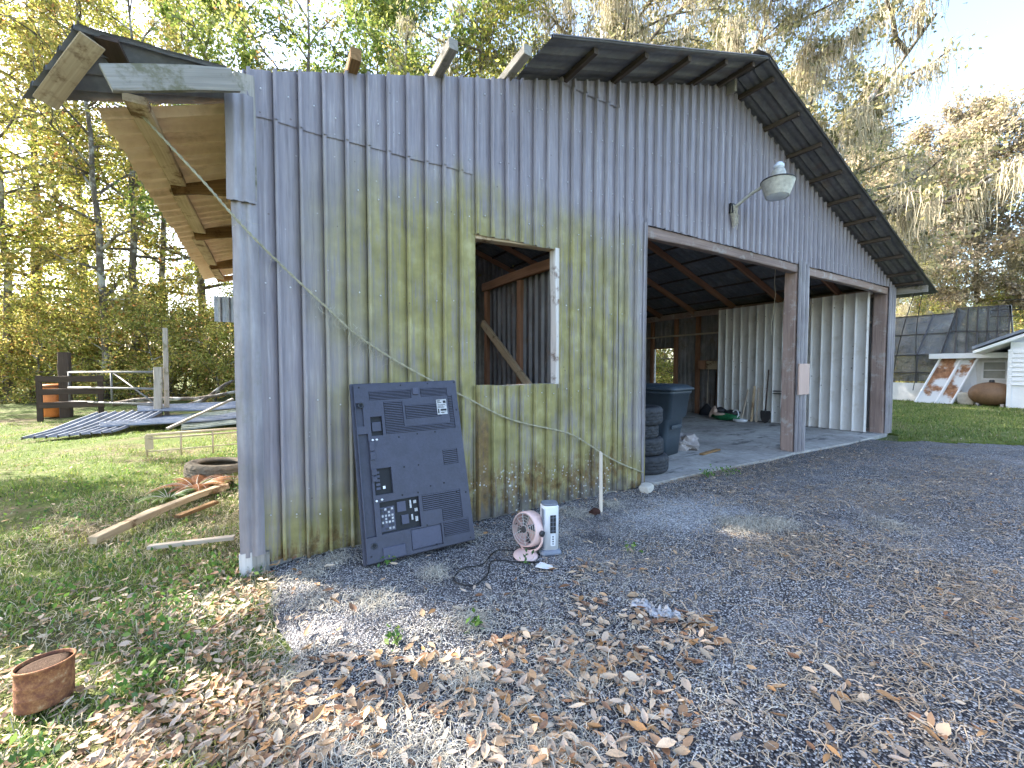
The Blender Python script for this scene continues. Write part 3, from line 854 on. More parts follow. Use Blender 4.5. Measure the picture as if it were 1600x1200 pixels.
# torn, sagging sheet at the front of the eave
def torn(u, n, s):
    # u 0..0.62 from front edge to the back, s 0..1 from wall to outer end
    A = Vector((-0.08, -0.16, 3.29)); B = Vector((-0.70, -0.36, 3.155))
    Cc = Vector((-0.05, 0.10, 3.20)); D_ = Vector((-1.02, 0.0, 2.868))
    t_ = u / 0.62
    p = (A * (1 - s) + B * s) * (1 - t_) + (Cc * (1 - s) + D_ * s) * t_
    wv = 0.018 * mnoise.noise(Vector((s * 3, u * 5, 2.2)))
    return (p.x, p.y, p.z + n + wv)
corr('torn_sheet', 0.0, 0.62, 0.0, 1.0, torn, M['roof'], garage, rows=10, seed=300, dent=0.012, pitch=0.155, phase=0.05, rh=0.018, minor=False)
beam('batten_and_lit_strip', (-0.60, -0.32, 3.15), (-0.56, -0.02, 3.07), 0.10, 0.03, M['wood_dark'], garage)
beam('batten_and_lit_strip', (-0.925, -0.02, 2.868), (-0.655, -0.315, 3.118), 0.10, 0.016, M['wood_tan'], garage, up=(0.3, 0, 1))  # added tan strip, paints the lit patch on the sheet's underside
# sheet hanging from the far end of the eave
corr('hanging_sheet', 5.3, 6.0, 0.0, 0.45, (lambda u, n, s: (-0.62 + (u - 5.3) * 0.85, 5.75 + n - 0.3 * (u - 5.3), 2.68 - s - 0.03 * (u - 5.3))), M['galv'], garage, rows=3, seed=310)

# string hanging from a rafter inside
pts = [(9.35, 1.3, 3.55), (9.34, 1.31, 3.2), (9.37, 1.3, 2.95), (9.30, 1.3, 2.6), (9.22, 1.29, 2.35), (9.25, 1.3, 2.1)]
tag(MB().tube(pts, 0.008, 5).build('string', M['rope2']), 'pale loose string hanging from the rafters in the right bay', 'string')

# ------------------------------------------------------------------ barn lamp
lamp = empty('barn_lamp', (5.56, 0, 3.57), 'old round outdoor lamp on a curved arm, mounted on the gable', 'lamp')
def L3(p): return Vector(p) - Vector((5.56, 0, 3.57))
arm = [(5.56, -0.02, 3.55), (5.575, -0.10, 3.575), (5.60, -0.25, 3.67), (5.63, -0.42, 3.735), (5.65, -0.55, 3.75)]
MB().tube([L3(p) for p in arm], 0.022, 8).build('arm', M['lampm'], lamp)
MB().box(L3((5.555, -0.035, 3.55)), (0.09, 0.05, 0.13)).build('wall_bracket', M['iron'], lamp, bevel=0.006)
T = Matrix.Translation(L3((5.655, -0.56, 3.545))) @ Matrix.Rotation(R(4), 4, 'Y')
sh = MB().lathe([(0.130, 0.0), (0.150, 0.06), (0.182, 0.17), (0.188, 0.185), (0.188, 0.20), (0.175, 0.205), (0.10, 0.215), (0.085, 0.24), (0.080, 0.30), (0.068, 0.335), (0.05, 0.345)], 28, T, cap=False).build('shade', M['lampm'], lamp)
MB().lathe([(0.045, 0.345), (0.045, 0.36), (0.058, 0.365), (0.058, 0.40), (0.04, 0.41), (0.04, 0.425)], 16, T).build('photocell', M['glassd'], lamp)
MB().lathe([(0.136, 0.02), (0.125, 0.004), (0.09, -0.012), (0.04, -0.018), (0.005, -0.02)], 24, T).build('diffuser', M['glassd'], sh)
MB().lathe([(0.190, 0.182), (0.196, 0.190), (0.190, 0.200)], 28, T, cap=False).build('rim', M['iron'], sh)
# dead vine / nest below the bracket
vv = MB()
for i in range(34):
    p = [Vector((5.56 + random.uniform(-.05, .06), -0.04 - random.random() * .05, 3.58))]
    for q in range(5): p.append(p[-1] + Vector((random.uniform(-.025, .03), random.uniform(-.01, .01), -random.uniform(.01, .09))))
    vv.tube([L3(q) for q in p], 0.003, 3, cap=False)
tag(vv.build('dry_grass_nest', M['rope2'], lamp), kind='stuff')

# ------------------------------------------------------------------ rope across the wall, thin wires on the wall
rp = [(-0.585, 0.06, 3.02), (-0.40, 0.0, 2.80), (-0.20, -0.06, 2.56), (-0.048, -0.085, 2.37), (0.168, -0.06, 2.148), (0.487, -0.055, 1.844), (0.708, -0.055, 1.643), (1.101, -0.055, 1.395), (1.613, -0.055, 1.136), (2.072, -0.055, 0.915), (2.719, -0.06, 0.742), (3.0, -0.07, 0.60), (3.203, -0.06, 0.481), (3.5, -0.055, 0.33), (3.87, -0.05, 0.18)]
def smooth_pts(p, n=5):
    out = []; P = [Vector(q) for q in p]
    for i in range(len(P) - 1):
        a, b, c, d = P[max(i - 1, 0)], P[i], P[i + 1], P[min(i + 2, len(P) - 1)]
        for k_ in range(n):
            t_ = k_ / n
            out.append(0.5 * ((2 * b) + (c - a) * t_ + (2 * a - 5 * b + 4 * c - d) * t_ ** 2 + (3 * b - a - 3 * c + d) * t_ ** 3))
    out.append(P[-1]); return out
rps = smooth_pts(rp, 6)
# two twisted strands
def strand(ph):
    o = []
    for i, p in enumerate(rps):
        n_ = 3
        for k_ in range(n_):
            q = p if k_ == 0 or i == len(rps) - 1 else p.lerp(rps[i + 1], k_ / n_)
            a = (i * n_ + k_) * 1.1 + ph
            o.append(q + Vector((0.0045 * math.cos(a), -0.003, 0.0045 * math.sin(a))))
    return o
rope = MB(); rope.tube(strand(0), 0.0052, 6); rope.tube(strand(math.pi), 0.0052, 6)
tag(rope.build('rope', M['rope']), 'long dirty rope slung diagonally across the front wall', 'rope')
# wisps of hanging moss on the rope
mm = []; mc = []
def strands(n, gen, L, seg, wdt, colf, curl=0.4, grav=1.0, seed=1):
    g = np.random.default_rng(seed); V = []; F = []; C_ = []
    for i in range(n):
        p = np.array(gen(g), float); d = g.normal(0, 1, 3) * curl; d[2] -= grav
        l = L * g.uniform(.4, 1.2); b0 = len(V); c = np.array(colf(g)); side_ = g.normal(0, 1, 3); side_ /= np.linalg.norm(side_)
        for s_ in range(seg + 1):
            ww = wdt * (1 - .6 * s_ / seg)
            V.append(p - side_ * ww); V.append(p + side_ * ww); C_ += [c, c]
            p = p + d / np.linalg.norm(d) * l / seg
            d = d + g.normal(0, curl, 3); d[2] -= grav * .2
        for s_ in range(seg):
            F.append((b0 + 2 * s_, b0 + 2 * s_ + 1, b0 + 2 * s_ + 3, b0 + 2 * s_ + 2))
    return np.array(V), np.array(F), np.array(C_)
def on_rope(g):
    i = int(g.choice([g.integers(18, 42), g.integers(28, 40)])); p = rps[i]
    return (p.x + g.normal(0, .03), p.y - .005 + g.normal(0, .006), p.z + g.normal(0, .012))
V, F, C_ = strands(170, on_rope, 0.11, 6, 0.0016, lambda g: np.array((.40, .38, .30)) * g.uniform(.6, 1.2), 0.5, 0.7, 5)
tag(np_mesh('moss_wisps', V, F, M['strand'], col=C_), 'wisps of dry grey moss caught on the rope', 'moss', kind='stuff')

# ------------------------------------------------------------------ television leaning on the wall (seen from its back)
TVW, TVH = 0.85, 1.315
tv = empty('television', (0.655, -0.40, 0.0), 'large flat television leaning on end against the wall, back side showing', 'television')
bl = Vector((0.0, 0.0, 0.012)); tl = Vector((-0.015, 0.352, 1.275)); br = Vector((0.85, -0.035, 0.012))
ev = (tl - bl).normalized(); eu = (br - bl); eu = (eu - ev * eu.dot(ev)).normalized(); ew = eu.cross(ev)   # ew points to the viewer
if ew.y > 0: ew = -ew
def tvp(u, v_, w_): return bl + eu * (u * TVW) + ev * ((1 - v_) * TVH) + ew * w_
def tvbox(mb, u0, u1, v0, v1, w0, w1):
    p = [tvp(u0, v1, w0), tvp(u1, v1, w0), tvp(u1, v1, w1), tvp(u0, v1, w1), tvp(u0, v0, w0), tvp(u1, v0, w0), tvp(u1, v0, w1), tvp(u0, v0, w1)]
    mb.hexa(p); return mb
tvbox(MB(), 0, 1, 0, 1, -0.03, 0.0).build('bezel', M['tv'], tv, bevel=0.006)
tvbox(MB(), 0.012, 0.988, 0.01, 0.99, -0.036, -0.031).build('screen_glass', M['darkp'], tv)
# back cover as a plate with recesses
holes = [(0.15, 0.53, 0.055, 0.108, 0.012), (0.62, 0.885, 0.050, 0.103, 0.012), (0.27, 0.44, 0.122, 0.275, 0.012), (0.27, 0.93, 0.275, 0.312, 0.012), (0.46, 0.80, 0.150, 0.232, 0.012), (0.885, 0.93, 0.103, 0.275, 0.012),
         (0.145, 0.245, 0.205, 0.315, 0.026), (0.77, 0.915, 0.44, 0.53, 0.012), (0.135, 0.285, 0.50, 0.645, 0.028), (0.16, 0.50, 0.685, 0.855, 0.028),
         (0.53, 0.895, 0.685, 0.775, 0.012), (0.70, 0.895, 0.775, 0.85, 0.012), (0.40, 0.68, 0.86, 0.975, 0.014), (0.70, 0.94, 0.86, 0.94, 0.010),
         (0.035, 0.115, 0.30, 0.86, 0.030), (0.03, 0.09, 0.12, 0.255, 0.022)]
hh = 0.036
us = sorted({0.025, 0.985} | {q for h in holes for q in h[:2]}); vs_ = sorted({0.012, 0.99} | {q for h in holes for q in h[2:4]})
def depth_at(u, v_):
    for (a, b, c, d, e) in holes:
        if a < u < b and c < v_ < d: return hh - e
    return hh
H = [[depth_at((us[i] + us[i + 1]) / 2, (vs_[j] + vs_[j + 1]) / 2) for j in range(len(vs_) - 1)] for i in range(len(us) - 1)]
cov = MB()
nU, nV = len(us) - 1, len(vs_) - 1
for i in range(nU):
    for j in range(nV):
        a, b, c, d, h = us[i], us[i + 1], vs_[j], vs_[j + 1], H[i][j]
        cov.poly([tvp(a, d, h), tvp(b, d, h), tvp(b, c, h), tvp(a, c, h)])
        for (ii, jj, p, q) in ((i + 1, j, (b, d), (b, c)), (i - 1, j, (a, c), (a, d)), (i, j + 1, (a, d), (b, d)), (i, j - 1, (b, c), (a, c))):
            h2 = H[ii][jj] if 0 <= ii < nU and 0 <= jj < nV else 0.0
            if h2 < h - 1e-6: cov.poly([tvp(*p, h2), tvp(*q, h2), tvp(*q, h), tvp(*p, h)])
cov.build('back_cover', M['tv'], tv)
def grille(u0, u1, v0, v1, base, n, gap=None):
    m_ = MB()
    for i in range(n):
        a = v0 + (v1 - v0) * (i + .18) / n; b = v0 + (v1 - v0) * (i + .62) / n
        tvbox(m_, u0 + .004, u1 - .004, a, b, base + .0005, base + 0.013)
    gr_ = tag(m_.build('vent_grille', M['tvl'], tv), kind='stuff')
    tvbox(MB(), u0 + .002, u1 - .002, v0 + .001, v1 - .001, base + .0003, base + .002).build('vent_shade_sheet', M['tvd'], gr_)  # near-black sheet paints the shade inside the slots
    return gr_
grille(0.15, 0.53, 0.055, 0.108, hh - .012, 6); grille(0.62, 0.885, 0.050, 0.103, hh - .012, 6)
grille(0.27, 0.44, 0.122, 0.275, hh - .012, 15); grille(0.27, 0.93, 0.275, 0.312, hh - .012, 4)
grille(0.46, 0.80, 0.150, 0.232, hh - .012, 8); grille(0.885, 0.93, 0.103, 0.275, hh - .012, 16)
grille(0.77, 0.915, 0.44, 0.53, hh - .012, 8); grille(0.53, 0.895, 0.685, 0.775, hh - .012, 8)
grille(0.70, 0.895, 0.775, 0.85, hh - .012, 7); grille(0.70, 0.94, 0.86, 0.94, hh - .010, 8)
for (u0, u1, v0, v1, e) in ((0.147, 0.243, 0.207, 0.313, .026), (0.287 - .15, 0.283, 0.502, 0.643, .028), (0.162, 0.498, 0.687, 0.853, .028)):
    tvbox(MB(), u0, u1, v0, v1, hh - e + .0005, hh - e + .002).build('port_shade_sheet', M['tvd'], tv)  # near-black sheets paint shade onto the floors of the port recesses
tvbox(MB(), 0.155, 0.235, 0.235, 0.29, hh - .026, hh - .008).build('handle_block', M['tv'], tv, bevel=.003)
rl_ = tvbox(MB(), 0.765, 0.865, 0.128, 0.222, hh + .0005, hh + .002).build('rating_label', M['sticker'], tv)
# pieces of print on the label
for (a, b, c, d) in ((.772, .80, .134, .140), (.772, .815, .145, .149), (.83, .858, .136, .152), (.775, .85, .160, .163), (.775, .83, .168, .171), (.775, .84, .176, .179), (.80, .858, .188, .200), (.772, .785, .186, .214), (.80, .835, .208, .213)):
    tvbox(MB(), a, b, c, d, hh + .0022, hh + .003).build('label_print', M['tvd'], rl_)
# connector board with rows of silver jacks
jp_ = tvbox(MB(), 0.165, 0.285, 0.715, 0.845, hh - .026, hh - .020).build('jack_panel', M['tvl'], tv)
for r_ in range(7):
    for c_ in range(4):
        if random.random() < .85:
            u0 = 0.172 + c_ * .028; v0 = .722 + r_ * .0172
            tvbox(MB(), u0, u0 + .016, v0, v0 + .011, hh - .0195, hh - .012).build('jack', M['sticker'] if random.random() < .55 else M['darkp'], jp_)
tvbox(MB(), 0.31, 0.385, 0.70, 0.755, hh - .026, hh - .018).build('socket', M['tvl'], tv)
tvbox(MB(), 0.34, 0.40, 0.775, 0.825, hh - .026, hh - .012).build('socket', M['tvl'], tv)
for (u0, u1, v0, v1) in ((.42, .435, .70, .745), (.455, .48, .705, .722), (.46, .485, .75, .768), (.425, .44, .78, .81), (.46, .482, .795, .822)):
    tvbox(MB(), u0, u1, v0, v1, hh - .026, hh - .016).build('socket', M['sticker'], tv)
for i in range(5): tvbox(MB(), 0.15, 0.185, .515 + i * .022, .528 + i * .022, hh - .027, hh - .015).build('socket', M['tvl'], tv)
tvbox(MB(), 0.205, 0.225, .60, .615, hh - .027, hh - .012).build('socket', M['silver'], tv)
# raised pads and slots along the left edge
tvbox(MB(), 0.155, 0.345, 0.925, 0.988, hh, hh + .012).build('stand_cover', M['tvl'], tv, bevel=.006)
tvbox(MB(), 0.405, 0.675, 0.865, 0.97, hh - .0135, hh - .006).build('cover_plate', M['tvl'], tv, bevel=.004)
tvbox(MB(), 0.545, 0.60, 0.048, 0.088, hh, hh + .014).build('hook', M['tvl'], tv, bevel=.003)
for (v0, v1) in ((.345, .40), (.405, .45), (.50, .535), (.54, .57)):
    tvbox(MB(), 0.118, 0.16, v0, v1, hh - .0005, hh + .012).build('bracket', M['tv'], tv, bevel=.003)
def screw(u, v_, r_, mat):
    Mx = Matrix.Translation(tvp(u, v_, hh - .001)) @ ew.to_track_quat('Z', 'Y').to_matrix().to_4x4()
    MB().lathe([(r_, 0), (r_, .004), (r_ * .5, .005)], 10, Mx).build('screw', mat, tv)
for (u, v_) in ((.15, .338), (.185, .338), (.14, .675), (.185, .672)): screw(u, v_, .009, M['silver'])
for (u, v_) in ((.07, .03), (.44, .026), (.70, .022), (.97, .02), (.38, .335), (.55, .327), (.72, .325), (.96, .20), (.40, .51), (.53, .51), (.36, .665), (.50, .665), (.62, .64), (.75, .635), (.86, .70), (.95, .71), (.55, .855), (.94, .975), (.06, .955), (.62, .97)):
    screw(u, v_, .006, M['tvd'])
for (u, v_) in ((.075, .135), (.09, .905)):
    Mx = Matrix.Translation(tvp(u, v_, hh - .0)) @ ew.to_track_quat('Z', 'Y').to_matrix().to_4x4()
    MB().lathe([(.022, 0), (.022, .006), (.014, .007), (.012, -.0)], 14, Mx).build('mount_boss', M['darkp'], tv)

# ------------------------------------------------------------------ pink fan, white tower heater, cable, scrap of paper
fan = empty('desk_fan', (1.74, -0.80, 0.0), 'small pink round desk fan standing beside the white tower heater', 'fan')
fz = Vector((-.95, -.22, .16)).normalized(); fy = fz.cross(Vector((0, 0, 1))).normalized(); fx = fy.cross(fz)
ft = Matrix.Translation((0.005, 0.02, 0.185)) @ Matrix((fx, fy, fz)).transposed().to_4x4()
# housing: short drum open at the front, axis points to the front left
MB().lathe([(0.118, -0.005), (0.128, 0.0), (0.132, 0.04), (0.130, 0.085), (0.118, 0.112), (0.060, 0.118), (0.02, 0.119)], 32, ft @ Matrix.Rotation(R(180), 4, 'X') , cap=False).build('housing', M['pink'], fan)
g_ = MB()
for r_ in (0.028, 0.05, 0.072, 0.094, 0.114):
    g_.tube([ft @ Vector((r_ * math.cos(a), r_ * math.sin(a), 0.006)) for a in np.linspace(0, 2 * math.pi, 29)], 0.0018, 4, cap=False)
for a in np.linspace(0, 2 * math.pi, 11)[:-1]:
    g_.tube([ft @ Vector((0.02 * math.cos(a), 0.02 * math.sin(a), 0.007)), ft @ Vector((0.12 * math.cos(a + .3), 0.12 * math.sin(a + .3), 0.003))], 0.002, 4, cap=False)
g_.build('grille', M['silver'], fan)
MB().lathe([(0.026, 0.0), (0.026, 0.010), (0.02, 0.013)], 16, ft).build('hub_cap', M['darkp'], fan)
for i in range(4):
    a = i * math.pi / 2 + .4
    q = [Vector((.02 * math.cos(a), .02 * math.sin(a), -.03)), Vector((.10 * math.cos(a - .45), .10 * math.sin(a - .45), -.042)), Vector((.108 * math.cos(a + .2), .108 * math.sin(a + .2), -.022)), Vector((.03 * math.cos(a + .9), .03 * math.sin(a + .9), -.018))]
    MB().prism([ft @ p for p in q], (ft.to_3x3() @ Vector((0, 0, .003)))).build('blade', M['darkp'], fan)
for s_ in (-1, 1):
    c = ft @ Vector((0, s_ * 0.137, -0.045))
    arm_p = [c, Vector((c.x, c.y, .11)), Vector((c.x * .8, c.y * .55, .045)), Vector((0, 0, 0.02))]
    MB().tube(smooth_pts(arm_p, 5), 0.0085, 8).build('yoke_arm', M['pink'], fan)
    Mk = Matrix.Translation(c) @ (ft.to_3x3() @ Vector((0, s_, 0))).to_track_quat('Z', 'Y').to_matrix().to_4x4()
    MB().lathe([(.022, -.006), (.022, .012), (.017, .016)], 16, Mk).build('tilt_knob', M['darkp'], fan)
MB().lathe([(.088, 0.002), (.092, .008), (.088, .018), (.05, .024), (.01, .025)], 28, Matrix.Translation((-.02, -.035, 0.004)) @ Matrix.Rotation(R(6), 4, 'X')).build('base', M['pink'], fan)

ht = empty('tower_heater', (1.92, -0.86, 0.0), 'slim white tower heater with dark grille, standing right of the pink fan', 'heater', rz=R(-20))
def rrect(wd, dp, r_, n=5):
    o = []
    for (sx, sy, a0) in ((1, 1, 0), (-1, 1, 90), (-1, -1, 180), (1, -1, 270)):
        for i in range(n + 1):
            a = R(a0 + 90 * i / n); o.append((sx * (wd / 2 - r_) + r_ * math.cos(a), sy * (dp / 2 - r_) + r_ * math.sin(a)))
    return o
def loft(name, secs, mat, parent, smooth=True):
    v = []; n = len(secs[0][0]); f = []
    for sec, z in secs: v += [(x, y, z) for x, y in sec]
    m_ = MB(); m_.v = v
    for i in range(len(secs) - 1):
        m_.quad_faces(0, [(i * n + j, i * n + (j + 1) % n, (i + 1) * n + (j + 1) % n, (i + 1) * n + j) for j in range(n)], None, smooth)
    m_.quad_faces(0, [tuple(range(n))[::-1], tuple(range((len(secs) - 1) * n, len(secs) * n))])
    return m_.build(name, mat, parent)
loft('base', [(rrect(.165, .15, .03), 0.004), (rrect(.165, .15, .03), .018), (rrect(.135, .12, .03), .040)], M['greyp'], ht)
loft('body', [(rrect(.128, .112, .035), .040), (rrect(.128, .112, .035), .36), (rrect(.120, .105, .035), .372)], M['whitep'], ht)
loft('top_cap', [(rrect(.122, .107, .035), .3725), (rrect(.118, .10, .035), .385)], M['greyp'], ht)
MB().box((0.012, -.0560, .235), (.044, .006, .135)).build('air_outlet', M['darkp'], ht)
for i in range(4): MB().box((0.012, -.0595, .185 + i * .033), (.042, .004, .003)).build('louvre', M['greyp'], ht)
MB().box((0.012, -.0588, .235), (.003, .004, .13)).build('louvre', M['greyp'], ht)
for z in (.140, .122, .104, .086):
    MB().lathe([(.006, 0), (.006, .004)], 10, Matrix.Translation((.012, -.0555, z)) @ Matrix.Rotation(R(90), 4, 'X')).build('button', M['darkp'] if z > .09 else M['greyp'], ht)
MB().box((0.012, -.0565, .113), (.036, .003, .085)).build('control_strip', M['whitep'], ht)
MB().box((-.062, -0.03, .2), (.004, .05, .30)).build('side_panel', M['greyp'], ht)

cb = smooth_pts([(1.86, -0.70, .012), (1.72, -.74, .012), (1.60, -.66, .014), (1.50, -.70, .012), (1.38, -.80, .012), (1.24, -.78, .012), (1.12, -.90, .012), (1.20, -1.02, .012), (1.34, -.95, .014), (1.46, -.80, .018), (1.60, -.88, .012), (1.75, -.98, .012)], 6)
tag(MB().tube(cb, 0.005, 6).build('power_cable', M['cable']), 'thin black power cable looped on the asphalt by the pink fan', 'cable')
pp = MB(); pp.prism([(1.68, -1.02, .012), (1.74, -1.00, .022), (1.79, -1.08, .014), (1.76, -1.11, .012), (1.70, -1.075, .018)], (0, 0, .003))
tag(pp.build('paper_scrap', M['whitep']), 'torn white scrap lying on asphalt in front of the heater', 'scrap')

# stake, brick
tag(MB().rbeam((2.86, -0.42, 0.0), (3.165, -0.09, 0.50), 0.048, 0.016, up=(0, 1, .3)).build('wooden_stake', M['wood_pale'], None), 'pale wooden stake leaning under the rope against the wall', 'stake')
def rock(name, c, d, seed, mat, n=3, rz=0.0, amp=.22, clampv=.72):
    bm = bmesh.new(); bmesh.ops.create_icosphere(bm, subdivisions=n, radius=1)
    for v_ in bm.verts:
        k_ = 1 + amp * mnoise.noise(v_.co * 1.5 + Vector((seed, 0, 0))) + amp * .4 * mnoise.noise(v_.co * 4 + Vector((seed, 3, 0)))
        p = v_.co * k_
        p = Vector([math.copysign(min(abs(q), clampv), q) for q in p]) / clampv
        v_.co = Vector((p.x * d[0] / 2, p.y * d[1] / 2, p.z * d[2] / 2))
    me = bpy.data.meshes.new(name); bm.to_mesh(me); bm.free()
    for p in me.polygons: p.use_smooth = False
    o = link(name, me, mat); o.location = c; o.rotation_euler = (0, 0, rz); return o
tag(rock('broken_brick', (3.80, -0.16, 0.035), (.20, .12, .085), 3, M['stone'], 3, R(25), .10), 'pale broken brick at the corner of the big opening', 'brick')
tag(rock('dark_clod', (2.78, -.42, .025), (.10, .08, .06), 8, M['clod'], 3, 0, .5, .95), 'dark rotten clod at the foot of the stake', 'clod')

# ------------------------------------------------------------------ tyres
def tyre_mesh(mb, Rr, wd, M4, seg=64, tread=True):
    ri = Rr * .60
    prof = [(ri, -wd * .34), (ri + .01, -wd * .42), (Rr * .80, -wd * .5), (Rr * .92, -wd * .46), (Rr * .965, -wd * .40), (Rr, -wd * .30), (Rr, -wd * .20), (Rr - .010, -wd * .19), (Rr - .010, -wd * .15), (Rr, -wd * .14), (Rr, -.008), (Rr - .010, -.006), (Rr - .010, .006), (Rr, .008), (Rr, wd * .14), (Rr - .010, wd * .15), (Rr - .010, wd * .19), (Rr, wd * .20), (Rr, wd * .30), (Rr * .965, wd * .40), (Rr * .92, wd * .46), (Rr * .80, wd * .5), (ri + .01, wd * .42), (ri, wd * .34), (ri + .03, wd * .2), (Rr * .93, wd * .1), (Rr * .93, -wd * .1), (ri + .03, -wd * .2), (ri, -wd * .34)]
    def rm(i, j, r_):
        if r_ > Rr * .96 and tread: return r_ - (0.008 if (j + (i // 3)) % 4 == 0 else 0)
        return r_
    mb.lathe(prof, seg, M4, smooth=False, cap=False, rmod=rm); return mb
tz = 0.035
for i, (Rr, wd, ox, oy, lb) in enumerate(((.345, .235, 0, 0, 'bottom tyre of the stack of four beside the dark bin'), (.315, .225, -.03, .02, 'second tyre from the floor in the stack beside the bin'), (.285, .175, -.07, .03, 'narrow third tyre from the floor in the stack by the bin'), (.315, .235, -.05, .02, 'topmost tyre of the stack beside the dark bin'))):
    o = tyre_mesh(MB(), Rr, wd, None).build('tyre', M['tyre'])
    o.location = (4.42 + ox, 0.47 + oy, tz + wd / 2); o.rotation_euler = (R(random.uniform(-1.2, 1.2)), R(random.uniform(-1.2, 1.2)), random.random() * 6)
    tag(o, lb, 'tyre', 'stacked tyres inside the garage'); tz += wd * .985

# wheeled bin
bin_ = empty('wheeled_bin', (5.52, 1.13, 0.037), 'dark blue-grey wheeled rubbish bin behind the stacked tyres', 'bin', rz=R(12))
def bsec(wd, dp, r_, oy=0.0): return [(x, y + oy) for x, y in rrect(wd, dp, r_, 4)]
loft('body', [(bsec(.50, .52, .06), 0.0), (bsec(.54, .57, .06), .30), (bsec(.57, .62, .06, -.0), .56), (bsec(.60, .68, .06, -.02), .60), (bsec(.66, .76, .06, -.02), .96), (bsec(.70, .80, .05, -.02), .965), (bsec(.70, .80, .05, -.02), 1.02)], M['binp'], bin_)
loft('lid', [(bsec(.74, .86, .07, -.03), 1.022), (bsec(.74, .86, .07, -.03), 1.05), (bsec(.60, .70, .10, -.03), 1.10), (bsec(.36, .42, .10, -.03), 1.115)], M['binp'], bin_)
MB().tube([(-.28, .40, 1.06), (-.28, .47, 1.08), (.28, .47, 1.08), (.28, .40, 1.06)], .018, 8).build('handle', M['darkp'], bin_)
for s_ in (-1, 1):
    MB().lathe([(.02, -.03), (.13, -.03), (.14, -.02), (.14, .02), (.13, .03), (.02, .03)], 24, Matrix.Translation((s_ * .27, .26, .14)) @ Matrix.Rotation(R(90), 4, 'Y')).build('wheel', M['darkp'], bin_)
MB().box((.0, -.325, .45), (.34, .03, .06)).build('grab_bar', M['binp'], bin_, bevel=.012)

# rubble beside the bin
tag(rock('concrete_chunk', (6.22, 1.10, .13), (.50, .40, .30), 12, M['concr_r'], 3, R(38), .75, .95), 'larger broken concrete chunk lying right of the bin', 'rubble', 'broken concrete beside the bin')
tag(rock('concrete_chunk', (6.72, 1.95, .17), (.34, .5, .36), 15, M['concr_r'], 3, R(70), .75, .95), 'broken concrete chunk behind the larger one, near the bin', 'rubble', 'broken concrete beside the bin')
tag(MB().rbeam((5.95, .62, .05), (6.55, .72, .05), .07, .025).build('wood_offcut', M['wood_rot']), 'short brown board on the concrete in front of the rubble', 'board')

# tools and clutter along the white partition
sh_ = empty('shovel', (10.72, 2.15, .037), 'dark shovel standing upright against the white ribbed partition', 'shovel')
MB().tube([(0, 0, .30), (.05, 0, .8), (.13, .01, 1.32)], .017, 8).build('handle', M['wood_dark'], sh_)
bl_ = MB()
pr = [(-.11, .31), (.11, .31), (.125, .25), (.115, .12), (.07, .03), (0, 0), (-.07, .03), (-.115, .12), (-.125, .25)]
bl_.prism([(-.02 + .02 * (abs(y) * 8), y, z) for y, z in pr], (.012, 0, 0)); bl_.build('blade', M['iron'], sh_)
MB().tube([(0, 0, .22), (.005, 0, .36)], [.026, .022], 8).build('socket', M['iron'], sh_)
tag(MB().rbeam((10.66, 2.72, .04), (10.86, 2.66, .84), .035, .03).build('wooden_stick', M['wood_pale']), 'thin pale stick leaning on the partition left of the boards', 'stick')
tag(MB().rbeam((10.74, 2.50, .04), (10.86, 2.50, .94), .07, .03, up=(0, 1, 0)).build('yellow_board', M['wood_tan']), 'upright yellowish board between the thin stick and the shovel', 'board')
tag(MB().rbeam((10.78, 2.40, .04), (10.87, 2.40, .90), .06, .025, up=(0, 1, 0)).build('yellow_board', M['wood_pale']), 'paler upright board nearest the shovel on its left', 'board')
jug = empty('white_jug', (10.45, 2.62, .037), 'white plastic watering jug with a round handle on the floor', 'jug')
MB().lathe([(.10, 0), (.13, .01), (.14, .05), (.135, .075), (.12, .07), (.11, .03)], 20, Matrix.Scale(1.25, 4, (0, 1, 0))).build('tray', M['whitep'], jug)
MB().tube([(0, .12 + .075 * math.sin(a), .19 + .10 * math.cos(a)) for a in np.linspace(0, 2 * math.pi, 17)], .016, 8, cap=False).build('handle', M['whitep'], jug)
bag = empty('garden_bag', (10.5, 3.05, .037), 'green garden bag with a pale and dark printed front, lying by the partition', 'bag')
def lump(name, c, d, seed, mat, amp=.25, n=3, rot=(0, 0, 0)):
    bm = bmesh.new(); bmesh.ops.create_icosphere(bm, subdivisions=n, radius=1)
    for v_ in bm.verts:
        v_.co *= 1 + amp * mnoise.noise(v_.co * 1.6 + Vector((seed, 1, 2))) + .06 * mnoise.noise(v_.co * 6 + Vector((seed, 1, 2)))
        v_.co = Vector((v_.co.x * d[0] / 2, v_.co.y * d[1] / 2, v_.co.z * d[2] / 2))
    me = bpy.data.meshes.new(name); bm.to_mesh(me); bm.free()
    for p in me.polygons: p.use_smooth = True
    o = link(name, me, mat, bag); o.location = c; o.rotation_euler = rot; return o
lump('bag_body', (0, 0, .09), (.40, .80, .20), 1, M['green'])
lump('bag_fold', (.06, -.16, .20), (.30, .42, .16), 2, M['darkp'])
lump('bag_fold', (.04, .16, .22), (.24, .30, .20), 4, M['darkp'])
lump('pale_panel', (-.12, .10, .15), (.16, .36, .10), 3, M['skinp'])
lump('pale_flap', (-.10, .30, .20), (.10, .10, .36), 5, M['skinp'], .2, 3, (R(28), 0, 0))
lump('pale_panel', (-.14, .20, .24), (.10, .12, .14), 6, M['skinp'])
